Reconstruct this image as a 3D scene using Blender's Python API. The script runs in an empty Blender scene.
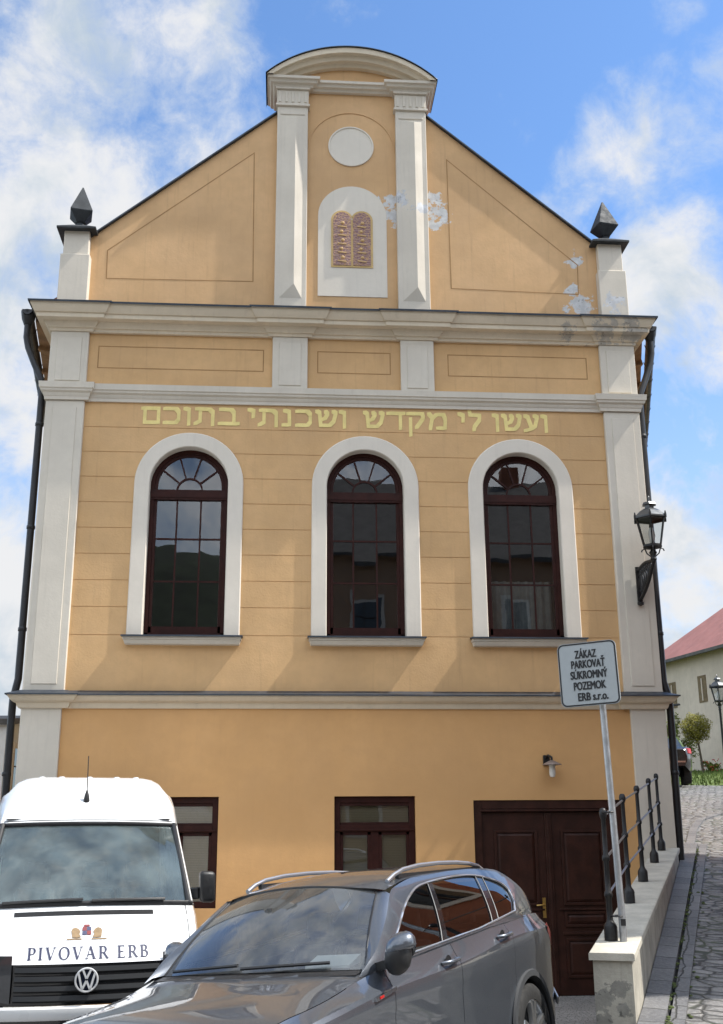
import bpy, bmesh, math, random
from mathutils import Vector, Matrix
from mathutils.geometry import tessellate_polygon
random.seed(7)
S = bpy.context.scene
C = S.collection
PI = math.pi
R_ = math.radians

# ------------------------------------------------------------------ camera
EYE = 2.0185
def set_camera():
    cd = bpy.data.cameras.new("camera"); co = bpy.data.objects.new("camera", cd); C.objects.link(co)
    f, pit, roll, yaw = 1098.36, R_(16.59912807), R_(-0.37017546), R_(4.25504482)
    cp, sp = math.cos(pit), math.sin(pit)
    fw = Vector((math.sin(yaw)*cp, math.cos(yaw)*cp, sp)); r = Vector((math.cos(yaw), -math.sin(yaw), 0)); u = r.cross(fw)
    R = r*math.cos(roll) + u*math.sin(roll); U = u*math.cos(roll) - r*math.sin(roll)
    m = Matrix(((R.x, U.x, -fw.x, 0), (R.y, U.y, -fw.y, -15.6), (R.z, U.z, -fw.z, EYE), (0, 0, 0, 1)))
    co.matrix_world = m
    cd.sensor_fit = 'VERTICAL'; cd.sensor_height = 36.0; cd.lens = f/1024*36.0
    cd.clip_start = 0.05; cd.clip_end = 3000
    S.camera = co
    def px(x, y):
        return (fw*f + R*(x-361.5) - U*(y-512)).normalized()
    return px
PX = set_camera()

# ------------------------------------------------------------------ light
SUN_TO = Vector((0.72, -0.095, 1.0)).normalized()
SUN_STRENGTH = 3.0
SKY_STRENGTH = 0.15
EXPOSURE = 1.16
CLOUD = 2.65

def sock(nt, v, inp):
    if hasattr(v, 'is_output'): nt.links.new(v, inp)
    else: inp.default_value = v
def N(nt, typ, ins=None, **props):
    n = nt.nodes.new(typ)
    for k, v in props.items(): setattr(n, k, v)
    for k, v in (ins or {}).items(): sock(nt, v, n.inputs[k])
    return n
def MA(nt, op, a, b=0.0, c=0.0, clamp=False):
    n = N(nt, 'ShaderNodeMath', {0: a, 1: b, 2: c}, operation=op); n.use_clamp = clamp
    return n.outputs[0]
def MR(nt, v, a, b, c=0.0, d=1.0, smooth=True):
    n = N(nt, 'ShaderNodeMapRange', {0: v, 1: a, 2: b, 3: c, 4: d}); n.interpolation_type = 'SMOOTHSTEP' if smooth else 'LINEAR'
    return n.outputs[0]
def NOISE(nt, vec, scale, detail=4, rough=0.55, dist=0.0, out=0):
    n = N(nt, 'ShaderNodeTexNoise', {'Scale': scale, 'Detail': detail, 'Roughness': rough, 'Distortion': dist})
    if vec is not None: nt.links.new(vec, n.inputs['Vector'])
    return n.outputs[out]
def MIX(nt, f, a, b, blend='MIX'):
    n = nt.nodes.new('ShaderNodeMix'); n.data_type = 'RGBA'; n.blend_type = blend
    sock(nt, f, n.inputs[0])
    for v, i in ((a, 6), (b, 7)):
        if hasattr(v, 'is_output'): nt.links.new(v, n.inputs[i])
        else: n.inputs[i].default_value = (*v[:3], 1)
    return n.outputs[2]

def set_world():
    w = bpy.data.worlds.new("World"); S.world = w; w.use_nodes = True
    nt = w.node_tree; nt.nodes.clear()
    tc = N(nt, 'ShaderNodeTexCoord').outputs['Generated']
    sky = N(nt, 'ShaderNodeTexSky', sky_type='NISHITA'); sky.sun_disc = False
    sky.sun_elevation = math.asin(SUN_TO.z); sky.sun_rotation = math.atan2(SUN_TO.x, SUN_TO.y)
    sky.air_density = 1.0; sky.dust_density = 0.6; sky.ozone_density = 2.2
    nrm = N(nt, 'ShaderNodeVectorMath', {0: tc}, operation='NORMALIZE').outputs[0]
    warp = N(nt, 'ShaderNodeTexNoise', {'Vector': nrm, 'Scale': 7.0, 'Detail': 3.0})
    wv = N(nt, 'ShaderNodeVectorMath', {0: warp.outputs['Color'], 1: (0.5, 0.5, 0.5)}, operation='SUBTRACT').outputs[0]
    wv = N(nt, 'ShaderNodeVectorMath', {0: wv, 'Scale': 0.07}, operation='SCALE').outputs[0]
    d2 = N(nt, 'ShaderNodeVectorMath', {0: nrm, 1: wv}, operation='ADD').outputs[0]
    d2 = N(nt, 'ShaderNodeVectorMath', {0: d2}, operation='NORMALIZE').outputs[0]
    big = NOISE(nt, d2, 6.5, 9, 0.62)
    fine = NOISE(nt, d2, 17.0, 8, 0.65)
    n = MA(nt, 'ADD', MA(nt, 'MULTIPLY', big, 0.60), MA(nt, 'MULTIPLY', fine, 0.40))
    n = MA(nt, 'ADD', MA(nt, 'MULTIPLY', MA(nt, 'SUBTRACT', n, 0.5), 2.1), 0.5)
    # banks of cloud: direction of each and angular size (pixel radius at this focal length)
    banks = [(45, 60, 175, .50), (150, 120, 105, .42), (205, 100, 60, .22), (0, 260, 210, .58), (-20, 520, 300, .62), (-60, 780, 200, .5),
             (572, 205, 38, .34), (598, 172, 46, .40), (628, 128, 44, .38), (656, 82, 38, .38), (668, 158, 64, .42), (712, 118, 62, .44), (640, 195, 50, .34), (735, 95, 60, .40), (690, 290, 95, .62), (640, 235, 40, .22), (705, 430, 120, .36), (690, 610, 170, .50), (678, 12, 22, .28)]
    acc = None
    for (x, y, rp, wgt) in banks:
        c = PX(x, y); ang = math.atan(rp/1098.0)
        dt = N(nt, 'ShaderNodeVectorMath', {0: d2, 1: tuple(c)}, operation='DOT_PRODUCT').outputs['Value']
        m = MR(nt, dt, math.cos(ang*1.5), math.cos(ang*0.45), 0.0, wgt)
        acc = m if acc is None else MA(nt, 'MAXIMUM', acc, m)
    for v, ang, wgt in (((-.29, .52, .80), .42, .50), ((.03, .11, .99), .40, .50), ((.1, -.5, .86), .45, .5)):
        dt = N(nt, 'ShaderNodeVectorMath', {0: d2, 1: tuple(Vector(v).normalized())}, operation='DOT_PRODUCT').outputs['Value']
        acc = MA(nt, 'MAXIMUM', acc, MR(nt, dt, math.cos(ang), math.cos(ang*0.5), 0.0, wgt))
    # the clear patch high over the gable, broken cloud elsewhere, thickened to raise the ambient light
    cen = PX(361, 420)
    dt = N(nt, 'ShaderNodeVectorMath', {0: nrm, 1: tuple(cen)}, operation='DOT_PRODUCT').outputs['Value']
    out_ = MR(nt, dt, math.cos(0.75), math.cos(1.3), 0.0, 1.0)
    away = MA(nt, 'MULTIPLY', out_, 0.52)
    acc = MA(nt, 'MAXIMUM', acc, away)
    dens = MR(nt, MA(nt, 'ADD', n, acc), 0.64, 1.20, 0.0, 1.0)
    sz = N(nt, 'ShaderNodeSeparateXYZ', {0: nrm}).outputs[2]
    haze = MR(nt, sz, 0.0, 0.55, 0.6, 0.0)
    dens = MA(nt, 'MAXIMUM', dens, haze)
    shade = NOISE(nt, d2, 8.0, 6, 0.6)
    # cloud bodies: sun-bright tops and greyer bellies
    ccol = MIX(nt, MR(nt, shade, 0.38, 0.60), (0.64, 0.74, 0.84), (0.97, 0.98, 1.0))
    ccol = MIX(nt, MR(nt, MA(nt, 'ADD', n, acc), 0.80, 1.08), (0.82, 0.90, 0.98), ccol)
    # clouds out of view are made brighter, as added fill light for the facade
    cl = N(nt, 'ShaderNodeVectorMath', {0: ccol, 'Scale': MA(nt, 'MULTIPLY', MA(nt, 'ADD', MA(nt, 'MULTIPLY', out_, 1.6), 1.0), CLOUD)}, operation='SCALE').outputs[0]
    tint = MIX(nt, 1.0, sky.outputs[0], (0.50, 0.63, 0.745), 'MULTIPLY')
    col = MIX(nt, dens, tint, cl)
    low = MR(nt, sz, -0.08, 0.0, 0.0, 1.0)
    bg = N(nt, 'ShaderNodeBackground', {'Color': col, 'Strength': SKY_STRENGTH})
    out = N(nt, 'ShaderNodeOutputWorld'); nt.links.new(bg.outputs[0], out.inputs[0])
set_world()
sl = bpy.data.lights.new("sun", 'SUN'); sl.energy = SUN_STRENGTH; sl.angle = R_(0.53); sl.color = (1.0, 0.95, 0.87)
so = bpy.data.objects.new("sun", sl); C.objects.link(so); so.rotation_euler = (-SUN_TO).to_track_quat('-Z', 'Y').to_euler(); so.location = (8, -6, 30)
vs = S.view_settings; vs.view_transform = 'Standard'; vs.look = 'None'; vs.gamma = 1; vs.use_curve_mapping = False; vs.exposure = EXPOSURE
S.cycles.max_bounces = 8; S.cycles.transparent_max_bounces = 12; S.cycles.caustics_reflective = False; S.cycles.caustics_refractive = False

# ------------------------------------------------------------------ materials
MATS = {}
def mat(name, col, rough=0.6, metal=0.0, noise=0.0, nscale=6.0, bump=0.0, bscale=40.0, coat=0.0, ior=1.5, streak=0.0, patches=None, pcol=(0.62, 0.63, 0.64), col2=None, spec=0.5, sheen=0.0):
    """plain procedural surface: base colour, broad and fine mottling, optional vertical run marks, optional bare patches"""
    if name in MATS: return MATS[name]
    m = bpy.data.materials.new(name); m.use_nodes = True; nt = m.node_tree; b = nt.nodes['Principled BSDF']
    tc = N(nt, 'ShaderNodeNewGeometry').outputs['Position']
    c = None
    base = (*col, 1)
    if noise or streak or patches or col2:
        f = NOISE(nt, tc, nscale, 5, 0.6)
        k = 1-noise; dark = tuple(x*k for x in col); lite = tuple(min(1, x*(1+noise*.7)) for x in col)
        c = MIX(nt, MR(nt, f, 0.3, 0.7), col2 or dark, lite if not col2 else col)
        if noise:
            f3 = NOISE(nt, tc, nscale*9, 3, 0.6)
            c = MIX(nt, MR(nt, f3, 0.35, 0.7, 0.0, 0.35), c, dark)
        if streak:
            mp = N(nt, 'ShaderNodeMapping', {'Vector': tc, 'Scale': (5.0, 5.0, 0.35)}).outputs[0]
            f2 = NOISE(nt, mp, 3.0, 4, 0.6)
            c = MIX(nt, MR(nt, f2, 0.52, 0.78, 0.0, streak), c, tuple(x*0.45 for x in col))
        if patches:
            acc = None; wn = N(nt, 'ShaderNodeTexNoise', {'Vector': tc, 'Scale': 6.0, 'Detail': 9.0, 'Roughness': .68})
            for (x, z, rad) in patches:
                dd = N(nt, 'ShaderNodeVectorMath', {0: tc, 1: (x, 0.0, z)}, operation='SUBTRACT').outputs[0]
                dd = N(nt, 'ShaderNodeVectorMath', {0: dd, 1: (1.0, 0.0, 1.0)}, operation='MULTIPLY').outputs[0]
                ln = N(nt, 'ShaderNodeVectorMath', {0: dd}, operation='LENGTH').outputs['Value']
                q = MR(nt, ln, rad*1.3, 0.0, 0.0, 1.0, False)
                acc = q if acc is None else MA(nt, 'MAXIMUM', acc, q)
            e = MA(nt, 'ADD', acc, MA(nt, 'MULTIPLY', MA(nt, 'SUBTRACT', wn.outputs[0], 0.5), 2.6))
            pm = MR(nt, e, 0.50, 0.62)
            pn = MIX(nt, MR(nt, NOISE(nt, tc, 9, 4), 0.35, 0.7), tuple(x*.78 for x in pcol), pcol)
            pn = MIX(nt, MR(nt, NOISE(nt, tc, 13, 5, .7), 0.57, 0.66), pn, tuple(x*.42 for x in pcol))
            c = MIX(nt, MA(nt, 'MULTIPLY', pm, MR(nt, acc, 0.0, 0.1)), c, pn)
        nt.links.new(c, b.inputs['Base Color'])
    else:
        b.inputs['Base Color'].default_value = base
    b.inputs['Roughness'].default_value = rough; b.inputs['Metallic'].default_value = metal; b.inputs['IOR'].default_value = ior
    b.inputs['Specular IOR Level'].default_value = spec
    if noise:
        rn = MR(nt, NOISE(nt, tc, nscale*2.5, 4), 0.3, 0.7, max(0.02, rough-0.08), min(1, rough+0.1)); nt.links.new(rn, b.inputs['Roughness'])
    if coat: b.inputs['Coat Weight'].default_value = coat; b.inputs['Coat Roughness'].default_value = 0.03
    if bump:
        h = MA(nt, 'ADD', NOISE(nt, tc, bscale, 4, 0.6), MA(nt, 'MULTIPLY', NOISE(nt, tc, bscale*0.12, 3, 0.5), 1.5))
        bp = N(nt, 'ShaderNodeBump', {'Strength': bump, 'Distance': 0.01, 'Height': h}); nt.links.new(bp.outputs[0], b.inputs['Normal'])
    MATS[name] = m
    return m

def glass(name, tint=(0.5, 0.55, 0.55), refl=1.0, ior=1.7, wob=0.0, pale_film=0.0, dcol=(0.5, 0.56, 0.56)):
    if name in MATS: return MATS[name]
    m = bpy.data.materials.new(name); m.use_nodes = True; nt = m.node_tree; nt.nodes.clear()
    fr = N(nt, 'ShaderNodeFresnel', {'IOR': ior}).outputs[0]
    fr = MA(nt, 'MULTIPLY', fr, refl, clamp=True)
    gl = N(nt, 'ShaderNodeBsdfGlossy', {'Color': (0.95, 0.97, 1, 1), 'Roughness': 0.01})
    if wob:
        tc = N(nt, 'ShaderNodeNewGeometry').outputs['Position']
        bp = N(nt, 'ShaderNodeBump', {'Strength': wob, 'Distance': 0.02, 'Height': NOISE(nt, tc, 1.6, 2)})
        nt.links.new(bp.outputs[0], gl.inputs['Normal'])
    tr = N(nt, 'ShaderNodeBsdfTransparent', {'Color': (*tint, 1)})
    base = tr.outputs[0]
    if pale_film:   # pale dusty film, added to brighten the windscreen
        tc2 = N(nt, 'ShaderNodeNewGeometry').outputs['Position']
        df = N(nt, 'ShaderNodeBsdfDiffuse', {'Color': (*dcol, 1)})
        base = N(nt, 'ShaderNodeMixShader', {0: MR(nt, NOISE(nt, tc2, 3.0, 5), .25, .75, pale_film*.5, pale_film*1.5), 1: base, 2: df.outputs[0]}).outputs[0]
    mx = N(nt, 'ShaderNodeMixShader', {0: fr, 1: base, 2: gl.outputs[0]})
    o = N(nt, 'ShaderNodeOutputMaterial'); nt.links.new(mx.outputs[0], o.inputs[0])
    MATS[name] = m
    return m

ORANGE = (0.62, 0.392, 0.190)
M_wall = mat('ochre_plaster', ORANGE, 0.85, noise=0.12, nscale=0.8, bump=0.25, bscale=30, streak=0.20)
M_gable = mat('ochre_plaster_gable', (0.625, 0.395, 0.202), 0.85, noise=0.14, nscale=0.6, bump=0.18, bscale=18, streak=0.24,
              patches=[(1.62, 11.98, .20), (1.69, 11.70, .26), (2.40, 12.05, .20), (2.44, 11.76, .28), (2.36, 11.55, .18), (4.66, 11.0, .22), (4.60, 10.45, .18), (4.72, 10.2, .30), (4.45, 10.1, .14)], pcol=(.66, .66, .66))
M_ground_floor = mat('ochre_plaster_smooth', (0.62, 0.355, 0.148), 0.8, noise=0.10, nscale=0.6, bump=0.15, bscale=24, streak=0.05)
M_white = mat('cream_stucco', (0.63, 0.58, 0.495), 0.8, noise=0.07, nscale=1.2, bump=0.15, bscale=30, streak=0.14)
M_cornice = mat('cornice_stucco', (0.67, 0.58, 0.445), 0.8, noise=0.09, nscale=1.4, bump=0.15, bscale=30, streak=0.18,
                patches=[(5.0, 9.62, .35), (4.4, 9.6, .2), (5.4, 9.66, .3)], pcol=(.50, .46, .40))
M_cream2 = mat('cream_stucco_gable', (0.63, 0.575, 0.49), 0.8, noise=0.07, nscale=1.2, bump=0.15, bscale=30, streak=0.16,
               patches=[(1.84, 11.95, .2), (2.15, 11.8, .18), (5.2, 10.15, .28)], pcol=(.62, .63, .65))
M_surround = mat('white_window_surround', (0.69, 0.635, 0.55), 0.8, noise=0.05, nscale=1.4, bump=0.1, bscale=30, streak=0.10)
M_flash = mat('zinc_flashing', (0.060, 0.072, 0.090), 0.45, 0.6, noise=0.25, nscale=2.5)
M_dark = mat('dark_gutter_metal', (0.022, 0.022, 0.024), 0.42, 0.3, noise=0.2, nscale=3)
M_cap = mat('weathered_lead', (0.045, 0.05, 0.055), 0.7, 0.1, noise=0.35, nscale=4, spec=0.3)
M_roof = mat('red_roof_tiles', (0.20, 0.075, 0.055), 0.85, noise=0.3, nscale=3, bump=0.3, bscale=12)
M_roofd = mat('grey_roof', (0.10, 0.095, 0.09), 0.8, noise=0.3, nscale=3, bump=0.3, bscale=12)
M_eave = mat('brown_eave_boards', (0.24, 0.135, 0.06), 0.7, noise=0.3, nscale=5)
M_frame = mat('mahogany_window_paint', (0.034, 0.009, 0.0065), 0.5, noise=0.25, nscale=6, spec=0.18)
M_door = mat('mahogany_door_varnish', (0.037, 0.0130, 0.0085), 0.45, noise=0.35, nscale=5, streak=0.3, spec=0.22)
M_brass = mat('brass', (0.55, 0.36, 0.12), 0.3, 1.0)
M_text = mat('yellow_lettering', (0.84, 0.69, 0.27), 0.7, noise=0.12, nscale=4)
M_glass = glass('window_glass', (0.70, 0.73, 0.73), 1.6, 1.65, 0.05)
M_inner = mat('dark_room', (0.020, 0.018, 0.016), 0.9)
M_curtain = mat('net_curtain', (0.20, 0.20, 0.185), 0.9, noise=0.2, nscale=8)
M_blind = mat('cream_blind', (0.74, 0.60, 0.38), 0.7)
M_iron = mat('black_iron', (0.012, 0.012, 0.013), 0.45, 0.2, noise=0.3, nscale=9, bump=0.2, bscale=60)
M_galv = mat('galvanised_steel', (0.42, 0.43, 0.44), 0.42, 0.85, noise=0.18, nscale=8)
M_steel = mat('thin_steel_rod', (0.30, 0.30, 0.31), 0.4, 0.8)
M_conc = mat('weathered_concrete', (0.40, 0.375, 0.315), 0.9, noise=0.22, nscale=3.0, bump=0.45, bscale=45, streak=0.55, patches=[(2.44, .86, .13), (2.43, .70, .10), (2.57, .93, .10), (2.58, .80, .08)], pcol=(.25, .24, .21))
M_conc2 = mat('concrete_capping', (0.47, 0.44, 0.37), 0.9, noise=0.18, nscale=3.5, bump=0.4, bscale=50, streak=0.0)
M_lampglass = glass('lantern_glass', (0.86, 0.88, 0.88), 1.0, 1.45)
M_bulb = mat('lamp_bulb', (0.8, 0.8, 0.78), 0.3)
M_rubber = mat('tyre_rubber', (0.018, 0.018, 0.018), 0.85, noise=0.2, nscale=10)
M_black = mat('black_plastic', (0.014, 0.014, 0.015), 0.45, noise=0.2, nscale=12)
M_gloss_black = mat('gloss_black', (0.008, 0.008, 0.009), 0.15, coat=0.6)
M_chrome = mat('chrome', (0.72, 0.73, 0.75), 0.12, 1.0)
M_satin = mat('satin_aluminium', (0.66, 0.67, 0.69), 0.28, 0.9)
M_alloy = mat('alloy_rim', (0.55, 0.56, 0.57), 0.28, 0.9)
M_van = mat('white_van_paint', (0.70, 0.71, 0.715), 0.32, coat=0.7, noise=0.02, nscale=1.5)
M_vanglass = glass('van_windscreen_glass', (0.72, 0.84, 0.82), 1.2, 1.6, 0.0, 0.13, (0.42, 0.54, 0.55))
M_navy = mat('navy_lettering', (0.020, 0.022, 0.060), 0.5)
M_carglass = glass('car_tinted_glass', (0.13, 0.13, 0.13), 1.35, 1.65)
M_carws = glass('car_windscreen_glass', (0.74, 0.78, 0.77), 1.35, 1.65, 0.0, 0.09, (0.52, 0.54, 0.55))
M_cabin = mat('dark_cabin', (0.040, 0.041, 0.043), 0.8)
M_seat = mat('grey_seat_fabric', (0.16, 0.17, 0.175), 0.9, noise=.15, nscale=20)
M_vancab = mat('grey_van_cab_lining', (0.135, 0.15, 0.15), 0.85, noise=.1, nscale=5)
M_red = mat('red_lamp_lens', (0.42, 0.012, 0.010), 0.3, coat=0.25)
M_lens = mat('headlamp_lens', (0.10, 0.11, 0.12), 0.08, coat=1.0)
M_paper = mat('white_paper', (0.75, 0.77, 0.76), 0.8)
M_signface = mat('white_sign_face', (0.38, 0.41, 0.42), 0.4, noise=0.04, nscale=8)
M_signink = mat('black_sign_ink', (0.012, 0.012, 0.014), 0.5)
M_grey = mat('dark_grey_plastic', (0.045, 0.047, 0.050), 0.7, spec=0.25)
M_oldwall = mat('pale_old_plaster', (0.56, 0.48, 0.39), 0.9, noise=0.14, nscale=0.35, streak=0.35)
M_redroof = mat('faded_red_roof', (0.30, 0.125, 0.11), 0.8, noise=0.15, nscale=1.2)
M_brownwin = mat('brown_shutter', (0.16, 0.11, 0.05), 0.7, noise=0.3, nscale=5)
M_houseB = mat('brick_red_plaster', (0.36, 0.125, 0.065), 0.85, noise=0.14, nscale=0.8, streak=0.2)
M_houseO = mat('salmon_plaster', (0.42, 0.26, 0.16), 0.85, noise=0.12, nscale=0.8, streak=0.15)
M_bark = mat('bark', (0.085, 0.065, 0.045), 0.9, noise=0.3, nscale=12)
M_leaf1 = mat('olive_leaves', (0.20, 0.185, 0.028), 0.7, noise=0.35, nscale=9, spec=0.2)
M_leaf2 = mat('fresh_leaves', (0.12, 0.15, 0.02), 0.7, noise=0.35, nscale=9, spec=0.2)
M_moss = mat('moss', (0.055, 0.075, 0.018), 0.95, noise=0.4, nscale=14)

def car_paint():
    m = bpy.data.materials.new('grey_metallic_paint'); m.use_nodes = True; nt = m.node_tree; b = nt.nodes['Principled BSDF']
    tc = N(nt, 'ShaderNodeTexCoord').outputs['Object']
    fl = NOISE(nt, tc, 420, 2); c = MIX(nt, MR(nt, fl, .3, .7), (0.070, 0.080, 0.098), (0.135, 0.150, 0.175))
    nt.links.new(c, b.inputs['Base Color'])
    b.inputs['Metallic'].default_value = 0.65; b.inputs['Roughness'].default_value = 0.34
    b.inputs['Coat Weight'].default_value = 1.0; b.inputs['Coat Roughness'].default_value = 0.025
    return m
M_car = car_paint()
M_carblack = mat('black_car_paint', (0.010, 0.011, 0.013), 0.25, coat=1.0)

def sett_nodes(m, nt, b, tc, v, scale, c1, c2, mortar, grass):
    """old hand cut setts: uneven rounded cells in rough rows"""
    v = N(nt, 'ShaderNodeMapping', {'Vector': v, 'Scale': (1.0, 1.45, 0.0)}).outputs[0]
    ed = N(nt, 'ShaderNodeTexVoronoi', {'Vector': v, 'Scale': scale, 'Randomness': 0.62}, feature='DISTANCE_TO_EDGE').outputs['Distance']
    ce = N(nt, 'ShaderNodeTexVoronoi', {'Vector': v, 'Scale': scale, 'Randomness': 0.62}, feature='F1').outputs['Color']
    rnd = N(nt, 'ShaderNodeSeparateColor', {0: ce}).outputs[0]
    stone = MIX(nt, rnd, c1, c2)
    stone = MIX(nt, MR(nt, NOISE(nt, tc, 0.9, 4), .35, .7, 0, .5), stone, tuple(x*.62 for x in c1))
    stone = MIX(nt, MR(nt, NOISE(nt, tc, 32, 3), .4, .7, 0, .45), stone, tuple(x*1.3 for x in c2))
    gap = MR(nt, ed, 0.10, 0.035)
    mo = MIX(nt, MR(nt, NOISE(nt, tc, 1.5, 4), .45, .62, 0, grass), mortar, (0.05, 0.07, 0.02))
    nt.links.new(MIX(nt, gap, stone, mo), b.inputs['Base Color']); b.inputs['Roughness'].default_value = 0.7
    h = MA(nt, 'ADD', MA(nt, 'MULTIPLY', MR(nt, ed, 0.0, 0.28), 1.2), MA(nt, 'MULTIPLY', NOISE(nt, tc, 30, 4), 0.35))
    bp = N(nt, 'ShaderNodeBump', {'Strength': 0.9, 'Distance': 0.03, 'Height': h}); nt.links.new(bp.outputs[0], b.inputs['Normal'])
    return m
def ground_mat(name, scale, c1, c2, mortar, bw=0.5, rh=0.25, rot=0.0, msize=0.02, bump=0.7, grass=0.0, setts=False):
    m = bpy.data.materials.new(name); m.use_nodes = True; nt = m.node_tree; b = nt.nodes['Principled BSDF']
    tc = N(nt, 'ShaderNodeNewGeometry').outputs['Position']
    w = N(nt, 'ShaderNodeTexNoise', {'Vector': tc, 'Scale': 2.3, 'Detail': 3.0}).outputs['Color']
    w = N(nt, 'ShaderNodeVectorMath', {0: w, 1: (.5, .5, .5)}, operation='SUBTRACT').outputs[0]
    w = N(nt, 'ShaderNodeVectorMath', {0: w, 'Scale': 0.16}, operation='SCALE').outputs[0]
    v = N(nt, 'ShaderNodeVectorMath', {0: tc, 1: w}, operation='ADD').outputs[0]
    v = N(nt, 'ShaderNodeMapping', {'Vector': v, 'Rotation': (0, 0, rot)}).outputs[0]
    if setts: return sett_nodes(m, nt, b, tc, v, scale, c1, c2, mortar, grass)
    br = N(nt, 'ShaderNodeTexBrick', {'Vector': v, 'Scale': scale, 'Mortar Size': msize, 'Mortar Smooth': 0.5, 'Bias': 0.0, 'Brick Width': bw, 'Row Height': rh, 'Color1': (0, 0, 0, 1), 'Color2': (1, 1, 1, 1), 'Mortar': (0.5, 0.5, 0.5, 1)})
    br.offset = 0.5; br.squash = 0.85; br.squash_frequency = 3
    stone = MIX(nt, br.outputs['Color'], c1, c2)
    stone = MIX(nt, MR(nt, NOISE(nt, tc, 1.1, 4), .35, .7, 0, .55), stone, tuple(x*.62 for x in c1))
    stone = MIX(nt, MR(nt, NOISE(nt, tc, 35, 3), .4, .7, 0, .4), stone, tuple(x*1.35 for x in c2))
    mo = MIX(nt, MR(nt, NOISE(nt, tc, 1.7, 4), .45, .62, 0, grass), mortar, (0.05, 0.07, 0.02))
    col = MIX(nt, br.outputs['Fac'], stone, mo)
    nt.links.new(col, b.inputs['Base Color']); b.inputs['Roughness'].default_value = 0.72
    h = MA(nt, 'ADD', MA(nt, 'MULTIPLY', br.outputs['Fac'], -1.0), MA(nt, 'MULTIPLY', NOISE(nt, tc, 28, 4), 0.5))
    bp = N(nt, 'ShaderNodeBump', {'Strength': bump, 'Distance': 0.025, 'Height': h}); nt.links.new(bp.outputs[0], b.inputs['Normal'])
    return m
M_cobble = ground_mat('lane_setts', 5.2, (0.125, 0.122, 0.12), (0.245, 0.235, 0.225), (0.040, 0.038, 0.035), rot=R_(22), grass=0.5, setts=True)
M_slab = ground_mat('kerb_slabs', 2.2, (0.105, 0.105, 0.11), (0.165, 0.163, 0.163), (0.035, 0.034, 0.032), 0.9, 0.62, R_(-67.5), 0.02, 0.6, 0.2)
M_yard = ground_mat('yard_setts', 4.5, (0.20, 0.195, 0.19), (0.30, 0.29, 0.28), (0.09, 0.088, 0.082), 0.5, 0.3, R_(8), 0.025, 0.9)
def grass_mat():
    m = bpy.data.materials.new('grass_blades'); m.use_nodes = True; nt = m.node_tree; b = nt.nodes['Principled BSDF']
    tc = N(nt, 'ShaderNodeNewGeometry').outputs['Position']
    c = MIX(nt, MR(nt, NOISE(nt, tc, 2.2, 5), .3, .7), (0.075, 0.115, 0.02), (0.13, 0.18, 0.038))
    nt.links.new(c, b.inputs['Base Color']); b.inputs['Roughness'].default_value = 0.9
    bp = N(nt, 'ShaderNodeBump', {'Strength': .8, 'Distance': .08, 'Height': NOISE(nt, tc, 18, 5)}); nt.links.new(bp.outputs[0], b.inputs['Normal'])
    return m
M_grass = grass_mat()
M_field = mat('far_land', (0.10, 0.11, 0.06), 0.95, noise=0.3, nscale=0.02)
def tablet_mat():
    m = bpy.data.materials.new('tablet_relief'); m.use_nodes = True; nt = m.node_tree; b = nt.nodes['Principled BSDF']
    tc = N(nt, 'ShaderNodeNewGeometry').outputs['Position']
    vo = N(nt, 'ShaderNodeTexVoronoi', {'Vector': tc, 'Scale': 17.0}, feature='DISTANCE_TO_EDGE').outputs['Distance']
    wv = N(nt, 'ShaderNodeTexWave', {'Vector': tc, 'Scale': 7.0, 'Distortion': 9.0, 'Detail': 2.0, 'Detail Scale': 2.0}, wave_type='RINGS').outputs['Fac']
    c = MIX(nt, MR(nt, wv, .35, .6), (0.22, 0.12, 0.125), (0.34, 0.215, 0.19))
    c = MIX(nt, MR(nt, vo, .06, .02), c, (0.48, 0.29, 0.13))
    nt.links.new(c, b.inputs['Base Color']); b.inputs['Roughness'].default_value = .7
    bp = N(nt, 'ShaderNodeBump', {'Strength': .25, 'Distance': .01, 'Height': wv}); nt.links.new(bp.outputs[0], b.inputs['Normal'])
    return m
M_tablet = tablet_mat()

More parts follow.
